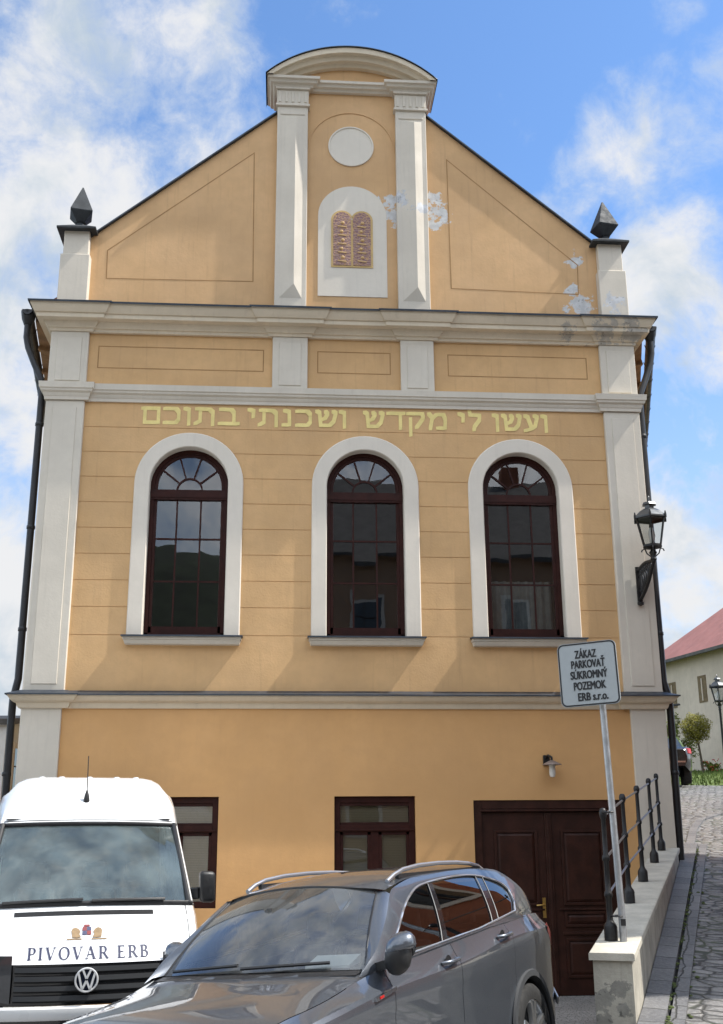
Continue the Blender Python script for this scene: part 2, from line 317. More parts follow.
# ------------------------------------------------------------------ mesh helpers
class MB:
    """collects shapes and links them as ONE mesh object"""
    def __init__(s): s.v = []; s.f = []
    def add(s, vs, fs):
        o = len(s.v); s.v += [tuple(v) for v in vs]; s.f += [tuple(i+o for i in f) for f in fs]; return s
    def box(s, x0, x1, y0, y1, z0, z1):
        return s.add([(x0,y0,z0),(x1,y0,z0),(x1,y1,z0),(x0,y1,z0),(x0,y0,z1),(x1,y0,z1),(x1,y1,z1),(x0,y1,z1)],
                     [(0,3,2,1),(4,5,6,7),(0,1,5,4),(1,2,6,5),(2,3,7,6),(3,0,4,7)])
    def hexa(s, p8):
        return s.add(p8, [(0,3,2,1),(4,5,6,7),(0,1,5,4),(1,2,6,5),(2,3,7,6),(3,0,4,7)])
    def quad(s, a, b, c, d): return s.add([a,b,c,d], [(0,1,2,3)])
    def bar(s, a, b, w, h, up=(0,0,1)):
        a = Vector(a); b = Vector(b); d = (b-a).normalized(); u = Vector(up)
        if abs(d.dot(u)) > .98: u = Vector((1,0,0))
        r = d.cross(u).normalized(); u = r.cross(d).normalized()
        p = []
        for q in (a, b):
            for (i, j) in ((-1,-1),(1,-1),(1,1),(-1,1)): p.append(q + r*(i*w/2) + u*(j*h/2))
        return s.add(p, [(0,1,2,3),(7,6,5,4),(0,4,5,1),(1,5,6,2),(2,6,7,3),(3,7,4,0)])
    def tube(s, pts, r, n=10, cap=True):
        pts = [Vector(p) for p in pts]; rs = r if isinstance(r, (list, tuple)) else [r]*len(pts)
        d0 = (pts[1]-pts[0]).normalized(); u = Vector((0,0,1)) if abs(d0.z) < .9 else Vector((1,0,0)); o = len(s.v)
        for i, p in enumerate(pts):
            d = (pts[min(i+1, len(pts)-1)] - pts[max(i-1, 0)]).normalized()
            a = d.cross(u).normalized(); b = a.cross(d).normalized(); u = b
            for k in range(n):
                t = 2*PI*k/n; s.v.append(tuple(p + (a*math.cos(t) + b*math.sin(t))*rs[i]))
        for i in range(len(pts)-1):
            for k in range(n): s.f.append((o+i*n+k, o+i*n+(k+1)%n, o+(i+1)*n+(k+1)%n, o+(i+1)*n+k))
        if cap:
            s.f.append(tuple(o+k for k in range(n-1, -1, -1))); s.f.append(tuple(o+(len(pts)-1)*n+k for k in range(n)))
        return s
    def lathe(s, prof, c=(0,0,0), n=20, axis='z', cap=True):
        o = len(s.v)
        for (r, h) in prof:
            for k in range(n):
                t = 2*PI*k/n; a, b = r*math.cos(t), r*math.sin(t)
                p = (a, b, h) if axis == 'z' else ((a, h, b) if axis == 'y' else (h, a, b))
                s.v.append((c[0]+p[0], c[1]+p[1], c[2]+p[2]))
        for i in range(len(prof)-1):
            for k in range(n): s.f.append((o+i*n+k, o+i*n+(k+1)%n, o+(i+1)*n+(k+1)%n, o+(i+1)*n+k))
        if cap:
            s.f.append(tuple(o+k for k in range(n-1, -1, -1))); s.f.append(tuple(o+(len(prof)-1)*n+k for k in range(n)))
        return s
    def grid(s, rows, closed=False):
        o = len(s.v); n = len(rows[0])
        for r in rows: s.v += [tuple(p) for p in r]
        for i in range(len(rows)-1):
            for k in range(n-1 if not closed else n):
                k2 = (k+1) % n; s.f.append((o+i*n+k, o+i*n+k2, o+(i+1)*n+k2, o+(i+1)*n+k))
        return s
    def poly(s, pts, holes=(), ext=None):
        """flat polygon (3-D points) with holes; ext = vector to extrude along"""
        loops = [[Vector(p) for p in pts]] + [[Vector(p) for p in h] for h in holes]
        allp = [p for l in loops for p in l]; tris = tessellate_polygon(loops); o = len(s.v); n = len(allp)
        s.v += [tuple(p) for p in allp]; s.f += [tuple(o+i for i in t) for t in tris]
        if ext is not None:
            e = Vector(ext); s.v += [tuple(p+e) for p in allp]; s.f += [tuple(o+n+i for i in reversed(t)) for t in tris]
            b = o
            for l in loops:
                m = len(l)
                for k in range(m): s.f.append((b+k, b+(k+1)%m, b+n+(k+1)%m, b+n+k))
                b += m
        return s
    def build(s, name, m, parent=None, smooth=None, bevel=0.0, local=False, seg=1, weld=True):
        me = bpy.data.meshes.new(name); me.from_pydata(s.v, [], s.f); me.update()
        bm = bmesh.new(); bm.from_mesh(me)
        if weld: bmesh.ops.remove_doubles(bm, verts=bm.verts, dist=1e-5)
        bmesh.ops.recalc_face_normals(bm, faces=bm.faces)
        if bevel:
            es = [e for e in bm.edges if len(e.link_faces) == 2 and e.calc_face_angle(0) > 0.5]
            bmesh.ops.bevel(bm, geom=es, offset=bevel, segments=seg, profile=0.5, affect='EDGES', clamp_overlap=True)
        bm.to_mesh(me); bm.free()
        ms = m if isinstance(m, (list, tuple)) else [m]
        for q in ms: me.materials.append(q)
        o = bpy.data.objects.new(name, me); C.objects.link(o)
        if parent is not None:
            o.parent = parent
            if not local:
                M = world_of(parent).inverted(); me.transform(M)
        if smooth is not None:
            me.polygons.foreach_set('use_smooth', [True]*len(me.polygons)); me.set_sharp_from_angle(angle=R_(smooth))
        return o
def split_build(mb, names, m, parent, **k):
    """one object per loose piece of a shape list"""
    par = list(range(len(mb.v)))
    def find(a):
        while par[a] != a: par[a] = par[par[a]]; a = par[a]
        return a
    seen = {}
    for i, v in enumerate(mb.v):
        q = tuple(round(c, 5) for c in v)
        if q in seen: par[find(i)] = find(seen[q])
        else: seen[q] = i
    for f in mb.f:
        for a in f[1:]: par[find(a)] = find(f[0])
    order, groups = [], {}
    for f in mb.f:
        r = find(f[0])
        if r not in groups: groups[r] = []; order.append(r)
        groups[r].append(f)
    out = []
    for n, r in enumerate(order):
        q = type(mb)(); ids = {}
        for f in groups[r]:
            for a in f:
                if a not in ids: ids[a] = len(q.v); q.v.append(mb.v[a])
            q.f.append(tuple(ids[a] for a in f))
        out.append(q.build(names if isinstance(names, str) else names[n % len(names)], m, parent, **k))
    return out
def world_of(o):
    M = o.matrix_basis.copy()
    while o.parent is not None:
        o = o.parent; M = o.matrix_basis @ M
    return M
def tag(o, label, cat=None, group=None, kind=None):
    if label: o['label'] = label
    if cat: o['category'] = cat
    if group: o['group'] = group
    if kind: o['kind'] = kind
    return o
def thing(name, label, cat, loc=(0,0,0), rz=0.0, group=None):
    o = bpy.data.objects.new(name, None); C.objects.link(o); o.empty_display_size = .3
    o.location = loc; o.rotation_euler = (0,0,rz)
    return tag(o, label, cat, group)
def dup(root, loc, rz=0.0, label=None):
    r = root.copy(); C.objects.link(r); r.location = loc; r.rotation_euler = (0,0,rz)
    if label: r['label'] = label
    for ch in list(root.children):
        c = ch.copy(); C.objects.link(c); c.parent = r
        for g in ch.children:
            d = g.copy(); C.objects.link(d); d.parent = c
    return r
def struct(name, mb, m, smooth=None):
    o = mb.build(name, m, smooth=smooth); o['kind'] = 'structure'; return o
def lerp(a, b, t): return a+(b-a)*t
def interp(tab, x):
    if x <= tab[0][0]: return tab[0][1]
    for (a, b), (c, d) in zip(tab, tab[1:]):
        if x <= c: return lerp(b, d, (x-a)/(c-a))
    return tab[-1][1]
def smooth_interp(tab, x):
    """monotone-ish Catmull-Rom through (x, value) pairs"""
    n = len(tab)
    if x <= tab[0][0]: return tab[0][1]
    if x >= tab[-1][0]: return tab[-1][1]
    for i in range(n-1):
        if tab[i][0] <= x <= tab[i+1][0]:
            x0, y0 = tab[i]; x1, y1 = tab[i+1]; h = x1-x0; t = (x-x0)/h
            def sl(j):
                if j <= 0 or j >= n-1:
                    a, b = (0, 1) if j <= 0 else (n-2, n-1)
                    return (tab[b][1]-tab[a][1])/(tab[b][0]-tab[a][0])
                d0 = (tab[j][1]-tab[j-1][1])/(tab[j][0]-tab[j-1][0]); d1 = (tab[j+1][1]-tab[j][1])/(tab[j+1][0]-tab[j][0])
                return 0 if d0*d1 <= 0 else 2*d0*d1/(d0+d1)
            m0, m1 = sl(i), sl(i+1)
            return (2*t**3-3*t*t+1)*y0 + (t**3-2*t*t+t)*h*m0 + (-2*t**3+3*t*t)*y1 + (t**3-t*t)*h*m1
def sweep_plan(mb, path, prof):
    """extrude a (projection, z) profile along a plan path of (x, y); outward is to the right of travel"""
    P = [Vector(p) for p in path]; n = len(P); ms = []
    for i in range(n):
        ns = []
        if i > 0: d = (P[i]-P[i-1]).normalized(); ns.append(Vector((d.y, -d.x)))
        if i < n-1: d = (P[i+1]-P[i]).normalized(); ns.append(Vector((d.y, -d.x)))
        if len(ns) == 2:
            m = ns[0]+ns[1]; m = m/(m.dot(ns[0]))
        else: m = ns[0]
        ms.append(m)
    rows = [[(P[i].x+ms[i].x*p, P[i].y+ms[i].y*p, z) for i in range(n)] for (p, z) in prof]
    mb.grid(rows)
    return mb
def text_mesh(txt, size=1.0, offset=0.0, spacing=1.0):
    cu = bpy.data.curves.new('lettering', 'FONT'); cu.body = txt; cu.size = size; cu.offset = offset; cu.space_character = spacing; cu.resolution_u = 6
    o = bpy.data.objects.new('lettering', cu); C.objects.link(o)
    dg = bpy.context.evaluated_depsgraph_get(); me = bpy.data.meshes.new_from_object(o.evaluated_get(dg))
    vs = [tuple(v.co) for v in me.vertices]; fs = [tuple(p.vertices) for p in me.polygons]
    bpy.data.objects.remove(o); bpy.data.curves.remove(cu); bpy.data.meshes.remove(me)
    return vs, fs

# ================================================================== terrain
def yard_z(x, y):
    p = -0.10 + 0.068*max(-9, min(x, 6)) - 0.029*max(y, -45)
    t = min(1, max(0, (y+6.0)/6.0)); t = t*t*(3-2*t)
    p0 = -0.10 + 0.068*max(-9, min(x, 6))
    if y > 0: return -0.004
    return p - t*(p0+0.004)
LANE_T = [(-12, 0.42), (-9.5, 0.50), (-7.0, 0.66), (-6.6, 0.69), (1.2, 1.844), (10, 2.72), (19, 3.56), (26, 3.95), (45, 4.6), (70, 5.2)]
def lane_z(y): return interp(LANE_T, y)
mb = MB(); L = 1500
mb.quad((-L,-L,-.9), (L,-L,-.9), (L,L,-.9), (-L,L,-.9)); struct('ground', mb, M_field)
mb = MB()
xs = [-40,-25,-15,-10,-7,-5,-4,-3,-2,-1,0,.5,1,1.5,2,2.4,3,4,5,6,8,12,20,40]; ys = [-60,-45,-35,-28,-22,-18,-15,-13,-11,-10,-9,-8,-7,-6.4,-5.6,-5,-4.4,-3.8,-3,-2,-1.4,-.8,0,2,12,25]
mb.grid([[(x, y, yard_z(x, y)) for x in xs] for y in ys]); struct('yard', mb, M_yard, 60)
U = Vector((.385, .923)); W = Vector((.923, -.385)); WALL0 = Vector((2.8, -6.6))
def lane_pt(s, w, dz=0.0):
    p = WALL0 + U*s + W*w; return (p.x, p.y, lane_z(p.y)+dz)
def strip(name, w0, w1, s0, s1, dz, m, ds=.5, nw=2, down=False):
    mb = MB(); n = int((s1-s0)/ds)+1; rows = []
    for i in range(n+1):
        s = s0+(s1-s0)*i/n; row = [lane_pt(s, w0+(w1-w0)*k/nw, dz) for k in range(nw+1)]
        if down: p = lane_pt(s, w1, dz-.14); row.append(p); p = lane_pt(s, w0, dz-.14); row.insert(0, p)
        rows.append(row)
    mb.grid(rows); return struct(name, mb, m)
# the lane climbs past the building; it starts level with the yard in front of the low wall
mb = MB(); rows = []
for i in range(126):
    s = -6.4 + i*.5
    row = []
    for w in ((0.325 if s > -0.4 else -0.1) if s < 8.8 else -4.0, 1.2, 2.2, 3.5, 5.5, 9, 16, 30):
        w2 = w
        p = lane_pt(s, w2); t = min(1, max(0, (p[1]+11.6)/4.6)); t = t*t*(3-2*t)
        row.append((p[0], p[1], lerp(yard_z(p[0], p[1])-.012, p[2], t) if s < -.4 else p[2]))
    e = row[0]; rows.append([(e[0], e[1], e[2]-1.0)] + row)
mb.grid(rows); struct('lane', mb, M_cobble)
strip('pavement', 0.0, 0.185, -0.4, 9.0, 0.045, M_slab, down=True)
strip('kerb', 0.215, 0.325, -0.4, 9.0, 0.03, M_slab, down=True)
mb = MB()
for k in range(260):
    s = random.uniform(-.3, 8.4); w = random.choice([random.gauss(.2, .012), random.gauss(.335, .02)]); r = random.uniform(.008, .028)
    if random.random() < .35 or w < .25 and random.random() < .6:
        p = lane_pt(s, w, .03 if w < .3 else .008); mb.lathe([(r, 0), (r*.8, r*.35), (r*.3, r*.55)], p, 6)
o = mb.build('joint_moss', M_moss); tag(o, 'green moss growing in the joint beside the kerb of the lane', 'moss', kind='stuff')
# sunken gutter bed under the joint
strip('gutter', 0.17, 0.34, -0.4, 9.0, -0.03, mat('dark_joint_soil', (0.035, 0.034, 0.028), .95, noise=.3, nscale=10))
# kerb line that swings away uphill
mb = MB(); pts = [(5.55, .2), (5.95, .8), (6.5, 2.1), (7.3, 4.1), (8.15, 6.0), (9.0, 7.3), (10.2, 8.6)]
for a, b in zip(pts, pts[1:]):
    mb.bar((a[0], a[1], lane_z(a[1])+.0), (b[0], b[1], lane_z(b[1])+.0), .13, .05)
struct('lane_kerb', mb, M_slab)
mb = MB(); rows = []
for i in range(14):
    y = 19.5+i*3.0
    rows.append([(x, y + .25*(x-14), lerp(lane_z(y)-.15, 3.60+.052*(y-19)+.085*(x-14), min(1, k/1.5))) for k, x in enumerate((12.9, 13.6, 14.6, 16, 18, 21, 26, 40))])
mb.grid(rows)
bank = struct('grass_bank', mb, M_grass, 60)
mb = MB()
for k in range(5200):
    x = random.uniform(13.4, 24); y = random.uniform(19.5, 40) + .25*(x-14); yy = y-.25*(x-14)
    z = 3.60+.052*(yy-19)+.085*(x-14); h = random.uniform(.06, .17); a = random.uniform(0, PI); dx, dy = math.cos(a)*.03, math.sin(a)*.03
    q = random.uniform(-.05, .05)
    mb.add([(x-dx, y-dy, z-.02), (x+dx, y+dy, z-.02), (x+q, y+q, z+h)], [(0,1,2)])
tag(mb.build('grass', M_grass, weld=False), 'long bright green grass on the bank below the pale house', 'grass', kind='stuff')

# wooded hills behind the viewer, beyond the town (they show only in the panes)
import mathutils
mb = MB(); rows = []
for i in range(11):
    r = 190+i*22
    rows.append([(r*math.sin(a), -r*math.cos(a), -1+ (lambda k: k*k*(3-2*k))(min(1, i/7))*(101+26*mathutils.noise.noise((a*2.2, .3, 1.7))+10*mathutils.noise.noise((a*9, i*.4, 3.0)))) for a in [R_(-75+150*k/60) for k in range(61)]])
mb.grid(rows); struct('hills', mb, mat('wooded_hillside', (0.030, 0.040, 0.020), .95, noise=.5, nscale=.12, bump=.4, bscale=.6), 60)

# ================================================================== the synagogue
syn = thing('synagogue', 'ochre yellow gabled synagogue front with cream pilasters, arched windows and yellow inscription', 'synagogue', (0.965, 0, 0))
XL, XR = -3.56, 5.49
WC = (-1.395, 1.22, 3.57); WR = 0.575; ZS = 4.86; ZC = 7.075
def hole_half(z, extra):
    r = WR+extra
    if z <= ZC: return r
    d = r*r-(z-ZC)**2
    return math.sqrt(d) if d > 0 else 0.0
def course(mb, x0, x1, z0, z1, yf, yb, extra=.11):
    """one plaster course between two heights, cut round the three arched windows"""
    n = max(2, int((z1-z0)/.07)+1); zs = [z0+(z1-z0)*i/n for i in range(n+1)]
    spans = [x0] + list(WC) + [x1]
    for k in range(4):
        rowsF = []
        for z in zs:
            if z0 < 4.79: hl = hr = 0.0
            else:
                h = hole_half(z, extra) or 0.0; hl = h if k > 0 else 0.0; hr = h if k < 3 else 0.0
            rowsF.append((spans[k]+hl, spans[k+1]-hr, z))
        f = [[(a, yf, z), (b, yf, z)] for a, b, z in rowsF]; mb.grid(f)
        # short returns so that the course has depth
        a, b, z = rowsF[0]; mb.quad((a, yf, z), (b, yf, z), (b, yb, z), (a, yb, z))
        a, b, z = rowsF[-1]; mb.quad((a, yf, z), (b, yf, z), (b, yb, z), (a, yb, z))
# upper storey: plaster in courses with thin joints
mb = MB(); joints = [3.86, 4.815, 5.22, 5.61, 6.0, 6.39, 6.78, 7.17, 7.56, 7.95, 8.45]
for a, b in zip(joints, joints[1:]):
    course(mb, XL+.05, XR-.05, a+.0055, b-.0055, 0.0, .007)
course(mb, XL+.05, XR-.05, 4.80, 8.45, .007, .02)
course(mb, XL+.05, XR-.05, 3.86, 4.80, .007, .02)
mb.build('wall', M_wall, syn, weld=False)
# lower storey with the openings of two windows and the gate
LW = [(-1.97, -0.82, 1.15, 2.59), (0.76, 1.88, 1.15, 2.59), (2.69, 4.78, -0.05, 2.53)]
mb = MB()
outer = [(XL+.05, 0, -.6), (XR-.05, 0, -.6), (XR-.05, 0, 3.86), (XL+.05, 0, 3.86)]
mb.poly(outer, [[(a, 0, c), (b, 0, c), (b, 0, d), (a, 0, d)] for a, b, c, d in LW])
for a, b, c, d in LW:
    for p, q in (((a, c), (a, d)), ((a, d), (b, d)), ((b, d), (b, c)), ((b, c), (a, c))):
        mb.quad((p[0], 0, p[1]), (q[0], 0, q[1]), (q[0], .3, q[1]), (p[0], .3, p[1]))
mb.build('ground_floor_wall', M_ground_floor, syn, weld=False)
mb = MB()
mb.box(XL+.06, XR-.06, 1.6, 1.65, -.5, 9.4)
for z in (-.45, 3.83, 9.3): mb.box(XL+.06, XR-.06, .32, 1.6, z, z+.03)
mb.box(XL+.06, XL+.1, .32, 1.6, -.5, 9.3); mb.box(XR-.1, XR-.06, .32, 1.6, -.5, 9.3)
mb.build('interior', M_inner, syn)
# body behind the front: flanks open out towards the back
mb = MB(); BL, BR_ = -5.6, 10.0; YB = 15.0
mb.quad((XL+.02, -.04, -.9), (BL, YB, -.9), (BL, YB, 9.9), (XL+.02, -.04, 9.9))
mb.quad((XR-.02, -.04, -.9), (BR_, YB, -.9), (BR_, YB, 9.9), (XR-.02, -.04, 9.9))
mb.quad((BL, YB, -.9), (BR_, YB, -.9), (BR_, YB, 9.6), (BL, YB, 9.6))
mb.build('flank_wall', M_wall, syn)
# frieze band behind the blocks
mb = MB(); mb.box(XL+.05, XR-.05, 0.0, .3, 8.5, 9.76); mb.build('frieze', M_wall, syn)
# gable
GX = 1.02
gl = lambda x: 11.14 + (x+3.05)*.836
gr = lambda x: 13.54 - (x-2.32)*.8506
mb = MB()
g = [(-3.5, 0, 9.7), (5.44, 0, 9.7), (5.44, 0, gr(5.44)+.0), (2.0, 0, gr(2.0)), (2.0, 0, 14.0), (.05, 0, 14.0), (.05, 0, gl(.05)), (-3.5, 0, gl(-3.5))]
mb.poly(g, ext=(0, .42, 0)); mb.build('gable_wall', M_gable, syn)
for (a, b, f) in ((-3.2, .02, gl), (2.05, 5.1, gr)):
    mb = MB(); mb.hexa([(a, -.06, f(a)+.003), (b, -.06, f(b)+.003), (b, .5, f(b)+.003), (a, .5, f(a)+.003), (a, -.06, f(a)+.03), (b, -.06, f(b)+.03), (b, .5, f(b)+.03), (a, .5, f(a)+.03)])
    mb.build('gable_coping', M_flash, syn)
# sunk outline panels of the gable (thin proud fields)
M_line = mat('incised_line', (0.38, 0.215, 0.09), 0.9, noise=.2, nscale=3)
def outline(pts, name, w=.016):
    cx_ = sum(p[0] for p in pts)/len(pts); cz_ = sum(p[1] for p in pts)/len(pts); n = len(pts); inner = []
    for k in range(n):
        p0, p, p1 = Vector(pts[k-1]), Vector(pts[k]), Vector(pts[(k+1) % n]); d0, d1 = (p-p0).normalized(), (p1-p).normalized()
        n0, n1 = Vector((-d0.y, d0.x)), Vector((-d1.y, d1.x)); c_ = Vector((cx_, cz_))-p
        if n0.dot(c_) < 0: n0, n1 = -n0, -n1
        m = (n0+n1); m = m/m.dot(n0); inner.append(p+m*w)
    mb = MB(); mb.poly([(x, -.002, z) for x, z in pts], [[(q.x, -.002, q.y) for q in inner]]); mb.build(name, M_line, syn)
for pts in ([(-2.81, 10.41), (-.52, 10.43), (-.55, 12.79), (-2.82, 10.91)], [(2.6, 12.8), (2.61, 10.41), (4.68, 10.37), (4.70, 10.91)]): outline(pts, 'gable_panel')
for x0, x1 in ((-2.85, -.33), (.49, 1.63), (2.52, 4.73)):
    outline([(x0, 8.90), (x1, 8.90), (x1, 9.27), (x0, 9.27)], 'frieze_panel')
def panelled(name, x0, x1, z0, z1, yf, m, margin=.09, par=syn, t=.012, yb=0.05, bot=None):
    """pilaster: body and a thin raised panel outline"""
    mb = MB(); mb.box(x0, x1, yf, yb, z0, z1); o = mb.build(name, m, par, bevel=.008)
    a, b, c, d = x0+margin, x1-margin, z0+margin*1.0, z1-margin*1.0
    q = MB(); q.box(a, b, yf-t, yf+.01, c, d)
    q.build('panel', m, o, bevel=.004); return o
# corner pilasters, upper storey
panelled('pilaster', XL, -2.99, 4.0, 8.34, -.06, M_white, .11)
panelled('pilaster', 4.93, XR, 4.0, 8.34, -.06, M_white, .11)
mb = MB(); mb.box(XL, -3.01, -.05, .05, -.6, 3.8); mb.build('pilaster', M_white, syn, bevel=.008)
mb = MB(); mb.box(5.0, XR+.02, -.05, .05, -.6, 3.8); mb.build('pilaster', M_white, syn, bevel=.008)
# frieze blocks
for x0, x1 in ((XL, -2.99), (-.20, .34), (1.78, 2.30), (4.93, XR)):
    panelled('frieze_block', x0, x1, 8.56, 9.47, -.06, M_white, .10)
def jog(y0, blocks, d=.10):
    """plan path of a moulding that steps forward over the given blocks"""
    p = [(XL-.0, 1.2)]; p.append((XL-.0, y0-(d if blocks[0][0] <= XL+.01 else 0)))
    for (a, b) in blocks:
        if a > XL+.01: p += [(a, y0), (a, y0-d)]
        if b < XR-.01: p += [(b, y0-d), (b, y0)]
    p.append((XR, y0-(d if blocks[-1][1] >= XR-.01 else 0))); p.append((XR, 1.2))
    return p
ALLB = [(XL, -2.95), (-.24, .38), (1.74, 2.34), (4.89, XR)]
CORN = [(XL, -2.95), (4.89, XR)]
# lower cornice
mb = MB(); sweep_plan(mb, jog(0, CORN, .06), [(-.02, 3.78), (.03, 3.78), (.05, 3.81), (.06, 3.85), (.10, 3.86), (.13, 3.89), (.155, 3.925), (.165, 3.93), (.165, 3.955), (-.02, 3.955)])
o = mb.build('string_course', M_cornice, syn, smooth=35)
mb = MB(); sweep_plan(mb, jog(0, CORN, .06), [(.19, 3.945), (.19, 3.962), (.0, 4.03), (-.02, 4.03), (-.02, 3.957), (.19, 3.945)]); mb.build('flashing', M_flash, o)
# middle moulding
mb = MB(); sweep_plan(mb, jog(-.01, CORN, .06), [(-.03, 8.345), (.02, 8.345), (.025, 8.39), (.035, 8.40), (.045, 8.445), (.075, 8.47), (.08, 8.50), (.095, 8.51), (.10, 8.56), (.105, 8.60), (-.03, 8.615)])
mb.build('architrave', M_white, syn, smooth=35)
# main cornice
prof = [(-.03, 9.47), (.02, 9.47), (.03, 9.51), (.055, 9.52), (.065, 9.55), (.10, 9.585), (.105, 9.61), (.20, 9.62), (.205, 9.69), (.225, 9.69), (.25, 9.73), (.285, 9.80), (.29, 9.83), (-.03, 9.83)]
mb = MB(); sweep_plan(mb, jog(-.03, ALLB, .028), prof); o = mb.build('cornice', M_cornice, syn, smooth=35)
mb = MB(); sweep_plan(mb, jog(-.03, ALLB, .028), [(.315, 9.815), (.32, 9.845), (.0, 9.98), (-.02, 9.98), (-.02, 9.832), (.285, 9.832), (.315, 9.815)]); mb.build('flashing', M_flash, o)
# gable pilasters with a faceted ridge down each face
for x0, x1 in ((-.19, .31), (1.76, 2.265)):
    mb = MB(); mb.box(x0, x1, -.10, .1, 9.8, 13.64); p = mb.build('gable_pilaster', M_cream2, syn, bevel=.008)
    a, b, zt, zb, xm = x0+.075, x1-.075, 13.42, 10.12, lerp(x0, x1, .60)
    mb = MB(); ym = -.165
    vs = [(a, -.101, zb), (b, -.101, zb), (b, -.101, zt), (a, -.101, zt), (xm, ym, zb+.22), (xm, ym, zt-.05)]
    mb.add(vs, [(0, 4, 5, 3), (1, 2, 5, 4), (0, 1, 4), (2, 3, 5)]); mb.build('ridge', M_cream2, p)
    mb = MB()
    mb.box(x0+.05, x1-.05, -.112, -.09, 13.46, 13.50)
    mb.box(x0-.03, x1+.03, -.135, .1, 13.62, 13.66); mb.box(x0-.01, x1+.01, -.115, .1, 13.66, 13.93)
    for k in range(5):
        xx = lerp(x0+.04, x1-.04, k/4); mb.box(xx-.022, xx+.022, -.128, -.11, 13.69, 13.90)
    mb.box(x0-.035, x1+.035, -.15, .1, 13.93, 13.97); mb.build('capital', M_cream2, p, bevel=.004)
# entablature and curved pediment
PB = [(-.22, .36), (1.71, 2.30)]
pp = [(-.22, .5), (-.22, -.12), (.36, -.12), (.36, -.03), (1.71, -.03), (1.71, -.12), (2.30, -.12), (2.30, .5)]
mb = MB(); sweep_plan(mb, pp, [(-.05, 13.965), (.03, 13.965), (.05, 14.0), (.09, 14.01), (.11, 14.05), (.14, 14.06), (.145, 14.105), (-.05, 14.12)]); mb.build('entablature', M_cream2, syn, smooth=35)
def seg_arc(cx, half, zb, rise, n=28):
    r = (half*half+rise*rise)/(2*rise); zc = zb+rise-r; a = math.asin(half/r)
    return [(cx+r*math.sin(-a+2*a*i/n), zc+r*math.cos(-a+2*a*i/n)) for i in range(n+1)]
cx = 1.03
layers = [(1.40, 14.10, .60, -.36, -.02), (1.30, 14.10, .50, -.27, -.02)]
mb = MB()
o_ = seg_arc(cx, 1.40, 14.10, .57); i_ = seg_arc(cx, 1.30, 14.10, .47); i2 = seg_arc(cx, 1.20, 14.10, .39); i3 = seg_arc(cx, 1.12, 14.10, .335)
sec = [(o_, .3), (o_, -.30), (i_, -.30), (i_, -.235), (i2, -.20), (i2, -.13), (i3, -.10), (i3, .0)]
mb.grid([[(x, y, z) for x, z in l] for l, y in sec])
mb.box(cx-1.40, cx-1.12, -.135, .3, 14.085, 14.125); mb.box(cx+1.12, cx+1.40, -.135, .3, 14.085, 14.125)
mb.build('pediment_arch', M_cornice, syn, smooth=35)
mb = MB(); mb.poly([(x, -.02, z) for x, z in seg_arc(cx, 1.25, 14.08, .42)], ext=(0, .3, 0)); mb.build('tympanum', M_gable, syn)
mb = MB(); oo = seg_arc(cx, 1.412, 14.10, .573); o2 = seg_arc(cx, 1.422, 14.10, .588)
mb.grid([[(x, -.325, z) for x, z in oo], [(x, -.325, z) for x, z in o2], [(x, .55, z) for x, z in o2], [(x, .55, z) for x, z in oo]]); 
mb.quad((oo[0][0], -.325, oo[0][1]), (oo[0][0]-.01, -.325, oo[0][1]-.03), (oo[0][0]-.01, .55, oo[0][1]-.03), (oo[0][0], .55, oo[0][1]))
mb.quad((oo[-1][0], -.325, oo[-1][1]), (oo[-1][0]+.01, -.325, oo[-1][1]-.03), (oo[-1][0]+.01, .55, oo[-1][1]-.03), (oo[-1][0], .55, oo[-1][1]))
mb.build('pediment_roof', M_flash, syn, smooth=35)
# arch outline, roundel, niche and the two tablets
mb = MB(); rr = .715
mb.grid([[(cx+r*math.cos(t), y, 12.90+r*math.sin(t)) for t in [PI*i/40 for i in range(41)]] for r, y in ((rr, .0), (rr, -.012), (rr-.016, -.012), (rr-.016, .0))])
mb.build('arch_outline', M_gable, syn)
mb = MB(); mb.lathe([(.375, .0), (.375, -.02), (.355, -.022), (.345, -.006), (.0, -.006)], (1.025, 0, 12.96), 40, 'y', cap=False); mb.build('roundel', M_surround, syn, smooth=40)
def arch_poly(x0, x1, z0, zs, y, n=24, rise=None):
    c = (x0+x1)/2; r = (x1-x0)/2; rise = rise or r
    return [(x0, y, z0), (x1, y, z0)] + [(c+r*math.cos(PI*i/n), y, zs+rise*math.sin(PI*i/n)) for i in range(n+1)]
mb = MB(); mb.poly(arch_poly(.49, 1.595, 10.22, 11.655, -.010), ext=(0, .02, 0)); mb.build('niche', M_surround, syn)
tb = MB(); tb.poly([(.70, -.022, 10.73), (1.37, -.022, 10.73), (1.37, -.022, 11.60)] + [(1.195+.165*math.cos(PI*i/14)*1.06, -.022, 11.58+.17*math.sin(PI*i/14)) for i in range(15)] + [(.875+.165*math.cos(PI*i/14)*1.06, -.022, 11.58+.17*math.sin(PI*i/14)) for i in range(15)] + [(.70, -.022, 11.60)], ext=(0, .02, 0))
tab = tb.build('tablets', mat('gold_tablet_edge', (0.58, 0.40, 0.16), .6, noise=.15, nscale=6), syn)
